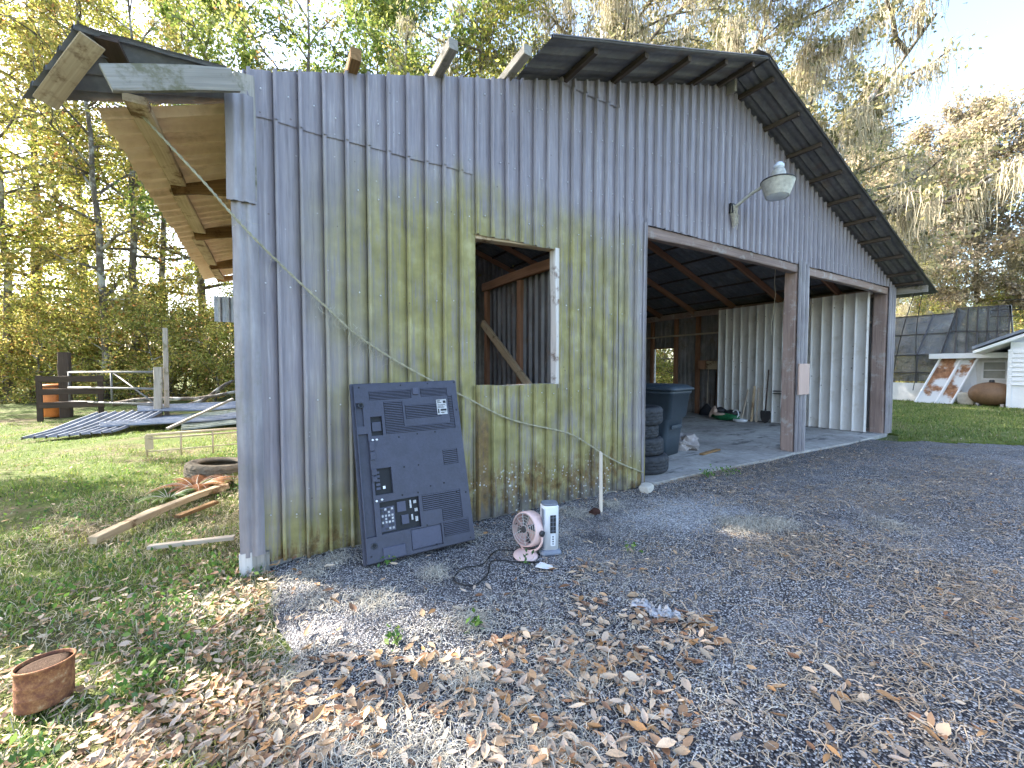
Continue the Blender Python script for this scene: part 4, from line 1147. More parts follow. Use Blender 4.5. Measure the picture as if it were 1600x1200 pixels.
# broom and box in the dark corner
bx_ = empty('wall_box', (11.18, 3.95, 1.36), 'tan wooden box fixed high on the dark side wall', 'box')
MB().box((0, -.12, .12), (.22, .36, .24)).build('box_body', M['wood_tan'], bx_, bevel=.01)
MB().box((0, .22, .13), (.20, .20, .26)).build('box_end', M['wood_in'], bx_, bevel=.01)
br_ = empty('broom', (11.1, 3.98, .037), 'broom with long pale handle leaning in the dark corner', 'broom')
MB().tube([(0, 0, .32), (.08, .02, 1.36)], .014, 8).build('handle', M['wood_pale'], br_)
MB().lathe([(.24, 0), (.20, .14), (.06, .30), (.03, .34)], 14, Matrix.Scale(.4, 4, (1, 0, 0))).build('bristles', M['darkp'], br_)
for y, lab in ((3.72, 'dark rake handle leaning right of the broom'), (3.62, 'dark thin pole leaning nearest the white partition')):
    tag(MB().tube([(11.05, y, .04), (11.20, y + .05, 1.38)], .014, 6).build('tool_pole', M['wood_dark']), lab, 'pole')
hk = empty('metal_bracket', (10.84, 1.72, .9), 'small dark metal bracket fixed to the white partition by the post', 'bracket')
MB().box((-.03, 0, .0), (.02, .10, .42)).build('plate', M['iron'], hk, bevel=.004)
MB().box((-.08, .16, -.12), (.10, .22, .02)).build('arm', M['iron'], hk)
MB().box((-.08, .12, -.06), (.10, .30, .02)).build('arm', M['iron'], hk)

# ------------------------------------------------------------------ left yard
# rusty can
can = empty('rusty_can', (-.752, -.865, -.025), 'rusty metal can half filled with soil standing in the grass', 'can', rz=R(40))
can.rotation_euler = (R(-5), R(3), 0.6)
can.scale = (.86, .86, .80)
MB().lathe([(.100, 0), (.104, .006), (.103, .02), (.104, .06), (.1055, .064), (.104, .068), (.104, .12), (.1055, .124), (.104, .128), (.105, .195), (.110, .20), (.110, .208), (.104, .210), (.102, .206), (.101, .188)], 40, None, cap=False).build('can_wall', M['rust'], can)
MB().lathe([(.1005, .192), (.06, .198), (.02, .194), (.005, .195)], 24, None).build('soil', mat_plain('dark_soil', (.07, .045, .032), .95, 0, .5, 30, .1, .8), can)
# tyre on the grass
o = tyre_mesh(MB(), .36, .20, None).build('tyre', mat_plain('dusty_tyre_rubber', (.16, .135, .10), .9, 0, .5, 14, .2, .4))
o.location = (-.42, 3.15, .10); o.rotation_euler = (R(4), R(3), 1)
tag(o, 'dusty tyre lying flat on the grass beside the garage', 'tyre')
# long timber and planks
tag(MB().rbeam((-1.13, 1.22, .0), (-.30, 2.42, .035), .085, .06, rough=.16, n=14, bow=.03).build('old_timber', M['wood_tan']), 'long weathered timber lying in the leaves beside the garage', 'timber')
tag(MB().rbeam((-.70, .77, .02), (-.14, .62, .03), .05, .03).build('thin_plank', M['wood_pale']), 'thin pale plank lying in the grass near the garage corner', 'plank')
tag(MB().rbeam((-.62, 1.45, .03), (-.35, 1.75, .04), .07, .03).build('thin_plank', M['wood_rot']), 'short brown plank among dead leaves right of the long timber', 'plank')
# cream frame (bed-rail like lattice)
fr_ = empty('cream_frame', (-1.47, 5.05, 0), 'cream welded metal frame with short bars lying on edge in the grass', 'frame')
Ad = Vector((1.55, -.35, 0)); 
def FP(t_, z): return Ad * t_ + Vector((0, 0, z))
for z0, z1, r_ in ((.36, .42, .022), (.30, .36, .016), (.10, .17, .010)):
    MB().tube([FP(0, z0), FP(1, z1)], r_, 6).build('rail', M['cream'], fr_)
for t_ in (0.0, 0.28, .55, .82, 1.0):
    MB().tube([FP(t_, .02), FP(t_, .37 + .05 * t_)], .014, 6).build('upright', M['cream'], fr_)
MB().box(FP(.02, .24), (.10, .02, .22)).build('corner_plate', M['cream'], fr_)

# sheet pile
def pile(name, p0, ud, vd, L, W, label, seed, mat, sag=0.05, pitch=.155):
    u_ = Vector(ud).normalized(); v_ = Vector(vd).normalized(); n_ = u_.cross(v_).normalized()
    if n_.z < 0: n_ = -n_
    P0 = Vector(p0)
    def fr(u, n, s):
        q = P0 + u_ * u + v_ * s + n_ * n * 1.2
        return (q.x, q.y, q.z + sag * math.sin(u * 2.1 + seed) * .5 + sag * .5 * math.sin(s * 2 + seed))
    o = corr(name, 0.0, W, 0.0, L, fr, mat, None, rows=8, seed=seed, dent=.02, pitch=pitch, phase=.05, rh=.03, minor=False)
    return tag(o, label, 'roofing sheet', 'scrap roofing sheets on the grass')
pile('roofing_sheet', (-2.9, 8.75, .08), (-.25, 1, .06), (1, .08, .03), 3.0, 1.5, 'long bluish roofing sheet on top of the scrap pile', 1, M['galv'])
pile('roofing_sheet', (-2.5, 9.9, .30), (-.2, 1, .1), (1, .05, .01), 2.6, 1.2, 'roofing sheet at the back of the scrap pile', 2, M['galv'])
pile('roofing_sheet', (-3.9, 8.2, .04), (1, .15, .03), (.35, 1, .16), 1.9, 1.35, 'shorter roofing sheet with steep ribs at the pile left end', 3, M['galv'])
pile('roofing_sheet', (-1.5, 8.5, .05), (-.1, 1, .12), (1, .12, .0), 1.9, 1.3, 'mossy roofing sheet nearest the garage wall', 5, make_sheet('mossy_galvanised', (.14, .16, .13), (.25, .28, .24), (.40, .43, .41), (.10, .12, .05), .7, .6, .1))
tag(MB().rbeam((-1.72, 8.35, .06), (-.55, 9.2, .62), .09, .05).build('leaning_board', M['wood_grey']), 'grey board lying slanted across the scrap sheets', 'board')

# posts, gate, rails
tag(MB().rbeam((-2.16, 10.1, -.1), (-2.14, 10.2, 1.42), .16, .14, up=(0, 1, 0)).build('fence_post', M['wood_grey']), 'split grey fence post at the right end of the gate', 'fence post')
tag(MB().rbeam((-2.02, 10.35, -.1), (-2.0, 10.35, 2.42), .10, .09, up=(0, 1, 0)).build('tall_stake', M['wood_grey']), 'tall thin stake right beside the split fence post', 'stake')
tag(MB().rbeam((-4.75, 13.5, -.1), (-4.75, 13.5, 1.85), .24, .2, up=(0, 1, 0)).build('fence_post', M['wood_dark']), 'thick dark fence post behind the slatted pallet', 'fence post')
gate = empty('metal_gate', (-4.6, 13.2, 0), 'grey tubular farm gate between the two fence posts', 'gate')
gd = Vector((2.46, -2.9, 0))
for z in (.45, .85, 1.28):
    MB().tube([gd * 0 + Vector((0, 0, z)), gd + Vector((0, 0, z + .02))], .03, 8).build('rail', M['gatem'], gate)
for t_ in (0.01, .5, .99):
    MB().tube([gd * t_ + Vector((0, 0, .43)), gd * t_ + Vector((0, 0, 1.30))], .025, 6).build('upright', M['gatem'], gate)
MB().tube([gd * .52 + Vector((0, 0, 1.28)), gd * .97 + Vector((0, 0, .45))], .02, 6).build('brace', M['gatem'], gate)
pal = empty('slatted_rack', (-5.0, 12.6, 0), 'dark slatted wooden rack standing at the left end of the gate', 'rack')
for z in (.40, .76, 1.10):
    MB().rbeam((0, 0, z), (1.30, -.10, z - .0), .03, .16, seed=z * 9).build('slat', M['wood_dark'], pal)
for x in (0.0, 1.22):
    MB().beam((x, .03 - .08 * x, -.05), (x, .03 - .08 * x, 1.2), .11, .06, up=(0, 1, 0)).build('upright', M['wood_dark'], pal)
drum = empty('orange_drum', (-5.1, 13.8, 0), 'orange plastic drum behind the dark slatted rack', 'drum')
MB().lathe([(.28, 0), (.30, .05), (.30, .40), (.315, .43), (.30, .46), (.30, .85), (.27, .92), (.10, .94)], 24).build('drum_body', M['orange'], drum)
MB().lathe([(.305, .84), (.325, .86), (.305, .90)], 24, cap=False).build('lid_ring', M['rust'], drum)
# heap of cut branches behind the gate
for i, (a, b, lb) in enumerate((((-3.6, 12.9, .35), (-.6, 12.2, .62), 'longest fallen log lying behind the gate'), ((-3.3, 13.6, .25), (-.9, 11.6, .30), 'lower fallen log crossing under the longest one'), ((-1.9, 12.0, .2), (-.7, 12.9, .95), 'broken branch sticking up at the log heap right end'))):
    P = [Vector(a).lerp(Vector(b), t_) + Vector((0, 0, .06 * math.sin(t_ * 7 + i))) for t_ in np.linspace(0, 1, 7)]
    tag(MB().tube(P, [.07 - .004 * k_ for k_ in range(7)], 8).build('fallen_log', M['bark']), lb, 'log')

# ------------------------------------------------------------------ white house and pool cage at the far right
hs = empty('white_house', (24, 0, 0), 'low white house wing with clapboard end, across the lawn', 'house')
def HB(x0, x1, y0, y1, z0, z1): return MB().box(((x0 + x1) / 2 - 24, (y0 + y1) / 2, (z0 + z1) / 2), (x1 - x0, y1 - y0, z1 - z0))
HB(24.4, 30, -4.0, 2.05, -.1, 1.80).build('wing_wall', M['stucco'], hs)
HB(23.6, 30, -4.0, 2.42, 1.78, 1.98).build('fascia', M['house'], hs)
HB(24.36, 24.45, .45, 1.05, 1.00, 1.62).build('window', M['wglass'], hs)
for (y0, y1, z0, z1) in ((.42, 1.08, 1.62, 1.68), (.42, 1.08, .94, 1.0), (.42, .47, 1.0, 1.62), (1.03, 1.08, 1.0, 1.62), (.42, 1.08, 1.30, 1.33)):
    HB(24.33, 24.37, y0, y1, z0, z1).build('window_frame', M['house'], hs)
# clapboard gable end, nearer
HB(22.6, 29, -6.0, .10, -.1, 2.05).build('clapboard_wall', M['house'], hs)
for i in range(8):
    z = .80 + i * .16
    MB().prism([(22.6 - 24 - .06, .10, z), (22.6 - 24 - .004, .10, z), (22.6 - 24 - .004, .10, z + .158), (22.6 - 24 - .012, .10, z + .158)], (0, -6.1, 0)).build('clapboard', M['house'], hs)
HB(22.55, 22.62, .03, .14, -.1, 2.05).build('corner_board', M['house'], hs)
# gable roof rising to the right
for nm, z0, m_, e in (('roof', .06, M['shingle'], .0), ('roof_fascia', -.10, M['house'], .02)):
    mb = MB(); y0, y1 = .95 - e, -3.2
    mb.prism([(22.2 - 24 + e, y0, 2.02 + z0), (22.2 - 24 + e, y1, 2.02 + z0 + 1.95), (22.2 - 24 + e, y1, 2.02 + z0 + 2.05), (22.2 - 24 + e, y0, 2.02 + z0 + .10)], (7 - e, 0, 0)); mb.build(nm, m_, hs)
HB(22.62, 29, -3.2, .10, 2.05, 2.3).build('gable_fill', M['house'], hs)
tag(MB().prism([(23.9, 2.0, -.1), (24.1, 2.0, -.1), (24.1, 9.0, -.1), (23.9, 9.0, -.1)], (0, 0, .86)).build('low_wall', M['stucco']), 'low white wall in front of the screened pool cage', 'wall')
# pool cage
cg = empty('pool_cage', (25.2, 3, 0), 'screened pool cage with dark frame behind the low white wall', 'pool cage')
def CP(x, y, z): return Vector((x - 25.2, y - 3, z))
NY = 7
ysc = [0.6 + i * 0.36 for i in range(5)]
bars = []
A_ = [(25.2, y, 2.0) for y in (0.5, 2.35)]
T_y = [0.55, .85, 1.12, 1.40, 1.68, 2.0]
for y in T_y: bars.append(((25.2, y + .02, 1.9), (25.2, y, 3.85)))
bars += [((25.2, .55, 3.85), (25.2, 2.0, 3.90)), ((25.2, .55, 2.85), (25.2, 2.15, 2.95)), ((25.2, .55, 1.95), (25.2, 2.4, 1.95)), ((25.2, 2.0, 3.90), (25.2, 2.45, 1.95)), ((25.2, .55, 3.85), (25.2, .45, 2.6))]
# mansard slope running off to the left
for y in (3.2, 4.6, 6.0, 7.6, 9.2): bars += [((25.2, y, 0), (25.2, y, 2.0)), ((25.2, y, 2.0), (27.2, y, 3.9))]
bars += [((25.2, 2.4, 1.98), (25.2, 10, 1.98)), ((27.2, 2.2, 3.9), (27.2, 10, 3.9)), ((26.2, 2.3, 2.95), (26.2, 10, 2.95)), ((25.2, 2.4, 1.2), (25.2, 10, 1.2)), ((25.2, 2.0, 3.9), (27.2, 2.2, 3.9))]
for a, b in bars:
    MB().beam(CP(*a), CP(*b), .06, .05).build('cage_bar', M['alum'], cg)
for i in range(len(T_y) - 1):
    MB().prism([CP(25.22, T_y[i], 1.95), CP(25.22, T_y[i + 1], 1.95), CP(25.22, T_y[i + 1], 3.87), CP(25.22, T_y[i], 3.85)], (.01, 0, 0)).build('screen_panel', M['screen'], cg)
MB().prism([CP(25.22, 2.0, 1.95), CP(25.22, 2.42, 1.95), CP(25.22, 2.0, 3.88)], (.01, 0, 0)).build('screen_panel', M['screen'], cg)
yy = [2.4, 3.2, 4.6, 6.0, 7.6, 9.2]
for i in range(5):
    MB().prism([CP(25.22, yy[i], 2.0), CP(25.22, yy[i + 1], 2.0), CP(27.2, yy[i + 1], 3.88), CP(27.2, yy[i] - (.3 if i == 0 else 0), 3.88)], (.01, 0, .01)).build('roof_screen', M['screen'], cg)
    MB().prism([CP(25.22, yy[i], .8), CP(25.22, yy[i + 1], .8), CP(25.22, yy[i + 1], 1.98), CP(25.22, yy[i], 1.98)], (.01, 0, 0)).build('side_screen', M['screen'], cg)
# rust-stained door panels leaning on the wing
def panel_lean(y0, y1, label, m_, seed):
    r_ = empty('rusty_board', (23.2, (y0 + y1) / 2, 0), label, 'board')
    wv = (y1 - y0) / 2
    a = [(-.25, -wv + .3, 0), (-.25, wv + .3, 0), (.75, wv - .18, 1.82), (.75, -wv - .18, 1.82)]
    MB().prism(a, (.04, 0, .02)).build('sheet', m_, r_)
    for s_ in (-1, 1):
        MB().beam((-.27, s_ * wv + .3, 0), (.73, s_ * wv - .18, 1.83), .05, .06).build('edge_rail', M['house'], r_)
panel_lean(1.72, 2.32, 'rust-stained white panel leaning on the house, left one', M['rustwhite'], 1)
panel_lean(1.28, 1.70, 'narrower rusty white panel leaning right beside the first', M['rustwhite'], 2)
tag(MB().prism([(23.6, 1.45, 0), (23.9, 1.05, 0), (24.1, 1.20, 1.6), (23.95, 1.5, 1.6)], (.05, .02, 0)).build('white_board', M['house']), 'tall plain white board leaning behind the rusty panels', 'board')
tag(rock('boulder', (23.3, 1.22, .22), (.4, .5, .5), 21, M['stone'], 3), 'pale boulder on the lawn between panels and tank', 'boulder')
tk = empty('brown_tank', (22.9, .55, 0), 'rusty brown round-ended tank lying on the lawn by the house', 'tank')
prof = [(.42 * math.sin(a) ** .85 + .004, -.58 * math.cos(a)) for a in np.linspace(0.02, math.pi - .02, 21)]
MB().lathe(prof, 28, Matrix.Translation((0, 0, .46)) @ Matrix.Rotation(R(90), 4, 'X') @ Matrix.Rotation(R(20), 4, 'Y')).build('tank_body', M['tank'], tk)
MB().lathe([(.07, 0), (.07, .10), (.05, .13)], 14, Matrix.Translation((0, 0, .84))).build('valve_cap', M['iron'], tk)
for s_ in (-.3, .3): MB().box((0, s_, .05), (.5, .08, .12)).build('foot', M['concr_r'], tk)
# overhead service wires
for i, (za, zb, lb) in enumerate(((4.05, 3.75, 'upper thin cable strung above the house roof'), (3.70, 3.45, 'middle thin cable strung above the house roof'), (3.45, 3.30, 'lowest thin cable strung above the house roof'))):
    P = [Vector((25.0, 1.0 - 14 * t_, za + 1.0 * t_ * (1 - .3 * i) - .5 * math.sin(math.pi * t_))) for t_ in np.linspace(0, 1, 14)]
    tag(MB().tube(P, .018, 5).build('service_wire', M['wire']), lb, 'wire', 'wires above the house')
# guy wires hanging from the garage eave
for (a, b, lb) in (((11.75, -.25, 2.98), (11.9, .35, 0.05), 'thin slack wire hanging from the eave by the last post'), ((12.0, -.3, 2.93), (12.6, .0, .9), 'thin loose vine hanging from the roof corner')):
    A0 = Vector(a); B0 = Vector(b)
    P = [A0.lerp(B0, t_) + Vector((.12 * math.sin(t_ * 3.1), .05 * math.sin(t_ * 5), 0)) for t_ in np.linspace(0, 1, 12)]
    tag(MB().tube(P, .008, 5).build('slack_wire', M['wire']), lb, 'wire')

# ------------------------------------------------------------------ trees
def unit(v): return v / np.maximum(np.linalg.norm(v, axis=-1, keepdims=True), 1e-9)

def leaf_quads(P, size, g, droop=0.3, asp=0.5):
    n = len(P)
    d = unit(g.normal(0, 1, (n, 3)) + np.array((0, 0, -droop)))
    s = unit(np.cross(d, g.normal(0, 1, (n, 3))))
    L = (size * g.uniform(.6, 1.35, n))[:, None]
    up = np.cross(d, s)
    a = P; b = P + d * L * .5 + s * L * asp * .5 + up * L * .08; c = P + d * L; e = P + d * L * .5 - s * L * asp * .5 + up * L * .08
    V = np.stack([a, b, c, e], 1).reshape(-1, 3)
    F = np.arange(4 * n).reshape(n, 4)
    return V, F

def pal_cols(pal, n, g, centers_noise):
    base = np.array([p[0] for p in pal]); wts = np.array([p[1] for p in pal]); wts = wts / wts.sum()
    # clumps lean to one colour
    q = np.clip(centers_noise + g.normal(0, .16, n), 0, .9999)
    cum = np.cumsum(wts); k = np.minimum(np.searchsorted(cum, q), len(pal) - 1)
    return base[k] * g.uniform(.65, 1.4, (n, 1))

def tree_mesh(name, seed, Hh, r0, cb, cr, n_leaf, lsize, pal, nb=16, shape='oval', lean=0.0, moss=0, mosscol=(.30, .27, .20), sig=.42, sub=6, up_ang=(10, 50), bare=0.0, moss_len=1.3):
    g = np.random.default_rng(seed)
    mb = MB()
    # trunk
    T = []; x = y = 0.0
    N = 10
    for i in range(N + 1):
        t = i / N
        T.append(Vector((lean * Hh * t + .25 * math.sin(t * 4 + seed) * t + g.normal(0, .05), .25 * math.cos(t * 3 + seed) * t - .25 * t + g.normal(0, .05), Hh * .96 * t)))
    mb.tube(T, [r0 * (1.35 if i == 0 else 1) * (1 - .88 * i / N) for i in range(N + 1)], 9)
    pts = []; wts = []; tips = []
    for b in range(nb):
        t = cb / Hh + (1 - cb / Hh) * ((b + g.uniform(0, 1)) / nb) * .97
        i = min(int(t * N), N - 1); o = T[i].lerp(T[i + 1], t * N - i)
        az = b * 2.4 + g.uniform(-.5, .5); k = (t - cb / Hh) / (1 - cb / Hh)
        if shape == 'oval': ln = cr * (.45 + .75 * math.sin(math.pi * min(1, .12 + .82 * k)))
        elif shape == 'spread': ln = cr * (1.05 - .45 * k)
        else: ln = cr * (1.0 - .75 * k)
        ln *= g.uniform(.7, 1.15)
        el = R(g.uniform(*up_ang)) * (.5 + .8 * k)
        d = Vector((math.cos(az) * math.cos(el), math.sin(az) * math.cos(el), math.sin(el)))
        P = [o]; m = 6
        for s_ in range(m):
            d = (d + Vector((g.normal(0, .16), g.normal(0, .16), g.normal(.0, .12) - .03))).normalized()
            P.append(P[-1] + d * ln / m)
        rb = r0 * (1 - .85 * t) * .48 + .012
        mb.tube(P, [rb * (1 - .85 * j / m) for j in range(m + 1)], 6, cap=False)
        tips.append(P)
        for s_ in range(sub):
            j = 1.5 + (m - 1.6) * (s_ + g.uniform(0, 1)) / sub; jj = min(int(j), m - 1); o2 = P[jj].lerp(P[jj + 1], j - jj)
            d2 = (P[jj + 1] - P[jj]).normalized() + Vector(g.normal(0, .75, 3)); d2.normalize()
            l2 = ln * g.uniform(.18, .42)
            Q = [o2]
            for q in range(4):
                d2 = (d2 + Vector(g.normal(0, .22, 3))).normalized(); Q.append(Q[-1] + d2 * l2 / 4)
            mb.tube(Q, [rb * .35 * (1 - .8 * q / 4) + .004 for q in range(5)], 4, cap=False)
            tips.append(Q)
            if g.uniform() > bare:
                for q in (1, 2, 3, 4): pts.append(np.array(Q[q])); wts.append(.5 + .35 * q)
    trunk = mb
    pts = np.array(pts); wts = np.array(wts) * g.uniform(.3, 1.6, len(wts)); wts /= wts.sum()
    k = g.choice(len(pts), n_leaf, p=wts)
    off = g.normal(0, 1, (n_leaf, 3)); off = unit(off) * (np.abs(g.normal(0, 1, (n_leaf, 1))) ** .8) * sig
    LP = pts[k] + off
    cn = g.uniform(0, 1, len(pts)) * .75 + .25 * g.uniform(0, 1)
    cols = pal_cols(pal, n_leaf, g, cn[k])
    V, F = leaf_quads(LP, lsize, g)
    mo = None
    if moss:
        allp = [np.array(p) for Q in tips for p in Q[1:]]
        allp = np.array(allp)
        src = allp[g.choice(len(allp), max(1, moss // 26))]
        src = np.repeat(src, 26, 0) + g.normal(0, .16, (len(src) * 26, 3)) * np.array((1, 1, .4))
        n = len(src); seg = 4
        ln = np.repeat(g.uniform(.3, 1.0, n // 26), 26) * moss_len * g.uniform(.35, 1.1, n)
        side_ = g.normal(0, 1, (n, 3)); side_[:, 2] *= .1; side_ = unit(side_)
        drift = g.normal(0, .10, (n, 2))
        MV = []
        for s_ in range(seg + 1):
            t = s_ / seg
            c = src.copy(); c[:, 2] -= ln * t; c[:, :2] += drift * t * ln[:, None] + g.normal(0, .025, (n, 2))
            wv = (.013 * (1 - .7 * t))
            MV.append(c - side_ * wv); MV.append(c + side_ * wv)
        MV = np.stack(MV, 1); per = 2 * (seg + 1)
        base = (np.arange(n) * per)[:, None]
        MF = np.concatenate([np.stack([base[:, 0] + 2 * s_, base[:, 0] + 2 * s_ + 1, base[:, 0] + 2 * s_ + 3, base[:, 0] + 2 * s_ + 2], 1) for s_ in range(seg)])
        mc_ = np.repeat(np.array(mosscol) * g.uniform(.6, 1.35, (n, 1)), per, 0)
        mo = (MV.reshape(-1, 3), MF, mc_)
    return trunk, (V, F, np.repeat(cols, 4, 0)), mo

PAL_YG = [((.32, .34, .06), 3), ((.44, .41, .10), 3), ((.17, .22, .045), 2.5), ((.50, .38, .11), 1.4)]
PAL_GR = [((.12, .18, .04), 3), ((.20, .26, .055), 3), ((.33, .35, .09), 2.6), ((.10, .13, .045), 1)]
PAL_AU = [((.46, .38, .13), 3), ((.36, .34, .09), 3), ((.50, .38, .15), 1.2), ((.26, .28, .08), 2), ((.45, .22, .08), .15)]
PAL_OAK = [((.19, .20, .07), 3), ((.30, .27, .12), 3), ((.13, .135, .06), 2.2), ((.42, .36, .18), 2)]
PAL_PALE = [((.42, .36, .24), 3), ((.36, .30, .23), 3), ((.46, .37, .23), 2), ((.27, .26, .13), 2)]
PAL_UND = [((.44, .41, .11), 3), ((.28, .30, .07), 3), ((.52, .42, .14), 2), ((.48, .25, .09), .8), ((.15, .17, .05), 1.3)]

PROTO = {}
def proto(key, *a, **k):
    PROTO[key] = tree_mesh(key, *a, **k)
proto('tall_yg', 11, 17.0, .19, 4.0, 3.3, 15500, .15, PAL_YG, nb=24, sub=7, sig=.55)
proto('tall_gr', 12, 18.0, .21, 5.0, 3.2, 21000, .17, PAL_GR, nb=24, sub=7, sig=.5)
proto('slim_au', 13, 15.0, .13, 3.0, 2.3, 8500, .14, PAL_AU, nb=20, sub=6, sig=.45)
proto('oak', 14, 17.5, .62, 6.0, 8.6, 46000, .15, PAL_OAK, nb=24, shape='spread', sub=10, up_ang=(5, 35), moss=34000, sig=.55, mosscol=(.44, .39, .28), moss_len=1.3)
proto('pale', 15, 19.0, .24, 4.0, 5.0, 34000, .24, PAL_PALE, nb=24, sub=8, moss=7000, sig=.6, moss_len=1.6)
proto('bush', 16, 4.6, .06, .3, 2.0, 7500, .125, PAL_UND, nb=16, sub=6, sig=.36)
proto('bush2', 17, 3.2, .05, .2, 1.7, 6500, .115, PAL_UND, nb=16, sub=6, sig=.32)
proto('bare', 18, 16.0, .15, 5.0, 2.6, 4500, .14, PAL_AU, nb=18, sub=7, sig=.4, bare=.4)
MESH = {}
def plant_tree(key, name, loc, s, rz, label, cat='tree', group=None):
    r_ = empty(name, (*loc[:2], loc[2] if len(loc) > 2 else -.06), label, cat, group, rz)
    r_.scale = (s, s, s)
    tr, (V, F, C_), mo = PROTO[key]
    if key not in MESH:
        a = tr.build('trunk', M['bark'], r_)
        b = np_mesh('crown', V, F, M['foliage'], r_, C_)
        c = np_mesh('hanging_moss', mo[0], mo[1], M['moss'], r_, mo[2]) if mo else None
        MESH[key] = (a, b, c)
        tag(b, kind='stuff'); 
        if c: tag(c, kind='stuff')
    else:
        for src in MESH[key]:
            if src is None: continue
            q = src.copy(); COL.objects.link(q); q.parent = r_
    return r_

CX, CY = 0.066, -3.38
def at(px, d):   # bearing of a photo column, metres forward of the camera (layout of the wood only)
    t = (px - 800) / 650.0; yw = R(31.14)
    return (CX + d * (math.sin(yw) + t * math.cos(yw)), CY + d * (math.cos(yw) - t * math.sin(yw)))

G_W = 'tall trees of the wood behind the garage'
trees = [
 ('slim_au', 8, 17.5, 1.25, 0.3, 'slender pale-barked tree at the far left edge of the wood'),
 ('tall_yg', 62, 20, 1.3, 1.1, 'straight dark-trunked tree behind the orange drum'),
 ('tall_yg', 135, 24, 1.4, 2.0, 'tall yellow-green tree behind the gate, set back in the wood'),
 ('bare', 212, 20, 1.3, .5, 'thin half-bare tree rising behind the middle of the gate'),
 ('slim_au', 262, 23, 1.45, 2.6, 'autumn-tinted slim tree behind the tall stake'),
 ('tall_yg', 318, 25, 1.4, 3.3, 'yellow-green tall tree just left of the garage eave'),
 ('tall_gr', 405, 17.5, .98, 4.0, 'dense green tree behind the left corner of the garage roof line'),
 ('bare', 478, 16, 1.1, 1.0, 'pale-trunked sparse tree above the left part of the wall'),
 ('tall_gr', 590, 20, 1.0, .2, 'green tree above the first broken purlin'),
 ('tall_yg', 690, 23, 1.0, 5.0, 'yellow-green tree above the middle broken purlin'),
 ('tall_yg', 800, 19, .95, 2.2, 'golden green tree above the third broken purlin'),
 ('slim_au', 550, 27, 1.25, 4.1, 'slim autumn tree further back above the wall'),
 ('oak', 925, 19, 1.0, 1.7, 'mossy oak above the start of the remaining roof'),
 ('oak', 1165, 20, 1.05, 4.4, 'large mossy oak above the gable peak'),
 ('pale', 1310, 38, 1.15, .3, 'tall pale mossy tree far behind the right roof slope'),
 ('pale', 1425, 40, 1.2, 2.0, 'pale brown tree behind the pool cage, left of the house'),
 ('pale', 1525, 39, 1.3, 3.6, 'pale brown tree rising behind the white house'),
 ('pale', 1620, 37, 1.3, 5.1, 'pale brown tree at the right edge behind the house'),
 ('tall_yg', 1395, 33, .62, 2.9, 'bright yellow-green small tree behind the roof corner'),
 ('tall_yg', 1580, 36, .55, 1.4, 'yellowish low tree above the clapboard house end'),
 ('oak', 1330, 30, .62, 0.6, 'smaller mossy oak behind the right eave of the garage'),
 ('tall_yg', -60, 17, 1.2, .9, 'yellow-green leafy tree whose branches enter at the left picture edge'),
 ('tall_yg', 470, 23, 1.05, 2.4, 'yellow-green tree between the pale trunk and first purlin, set back'),
 ('tall_gr', 645, 16.5, .95, 3.1, 'nearer green tree between the first and middle purlins'),
 ('tall_yg', 745, 15.5, .9, .6, 'nearer yellow-green tree between the middle and third purlins'),
 ('slim_au', 170, 18, 1.3, 4.6, 'slim autumn tree in front of the tall one behind the gate'),
 ('tall_yg', 855, 24, 1.1, 1.5, 'tall golden tree behind the start of the remaining roof'),
]
for i, (k, px, d, s, rz, lab) in enumerate(trees):
    nm = {'oak': 'oak_tree', 'pale': 'mossy_tree', 'bare': 'sparse_tree'}.get(k, 'leafy_tree')
    plant_tree(k, nm, at(px, d), s, rz, lab, 'tree', None)
for (x, y, k, sc_, rz, lab) in ((-8.2, 6.6, 'tall_yg', .92, 1.0, 'leafy tree added out of view to shade the yard, nearest one'), (-11.2, 9.6, 'tall_gr', 1.0, 2.0, 'green tree added out of view to shade the yard, second from the garage'), (-9.6, 2.8, 'tall_gr', .85, 3.0, 'green tree added out of view left of the driveway for shade'), (-13.2, 5.2, 'tall_yg', 1.0, 4.2, 'yellow-green unseen tree added far left of the driveway for shade')):  # unseen trees, added on the sun's side to shade yard and driveway
    plant_tree(k, 'leafy_tree', (x, y), sc_, rz, lab, 'tree')
gb = 'bushes of the thicket behind the gate'
brng = np.random.default_rng(3)
for i in range(24):
    px = -40 + 440 * ((i * 0.618) % 1); d = 17 + 7 * (i / 24) + brng.uniform(-.6, .6)
    if px > 330 and d < 15: continue
    plant_tree('bush' if i % 3 else 'bush2', 'thicket_bush', at(px, d), brng.uniform(.8, 1.25), brng.uniform(0, 6.2), 'dense yellow-green bush in the thicket behind the gate', 'bush', gb)
gb2 = 'bushes along the far side of the lawn'
for i in range(13):
    px = 1395 + 260 * ((i * 0.618) % 1); d = 31 + 4 * brng.uniform(0, 1)
    plant_tree('bush' if i % 2 else 'bush2', 'hedge_bush', at(px, d), brng.uniform(.9, 1.5), brng.uniform(0, 6.2), 'leafy bush in the hedge behind the pool cage', 'bush', gb2)
gb3 = 'bushes outside the side window'
for i, (x, y) in enumerate(((15.5, 8.2), (16.2, 9.8), (17.3, 11.2), (18.2, 9.0))):
    plant_tree('bush', 'window_bush', (x, y), 1.0, i * 1.3, 'bright green bush seen through the side window of the garage', 'bush', gb3)

# ------------------------------------------------------------------ ground cover
g = np.random.default_rng(21)
def gz(x, y): return -0.035 + yard_bump(x, y)
def on_ground(x, y):
    if y > -0.0 and 0 < x < 11.5: return None
    return 0.004 if drive_inside(x, y) > 0 else gz(x, y)

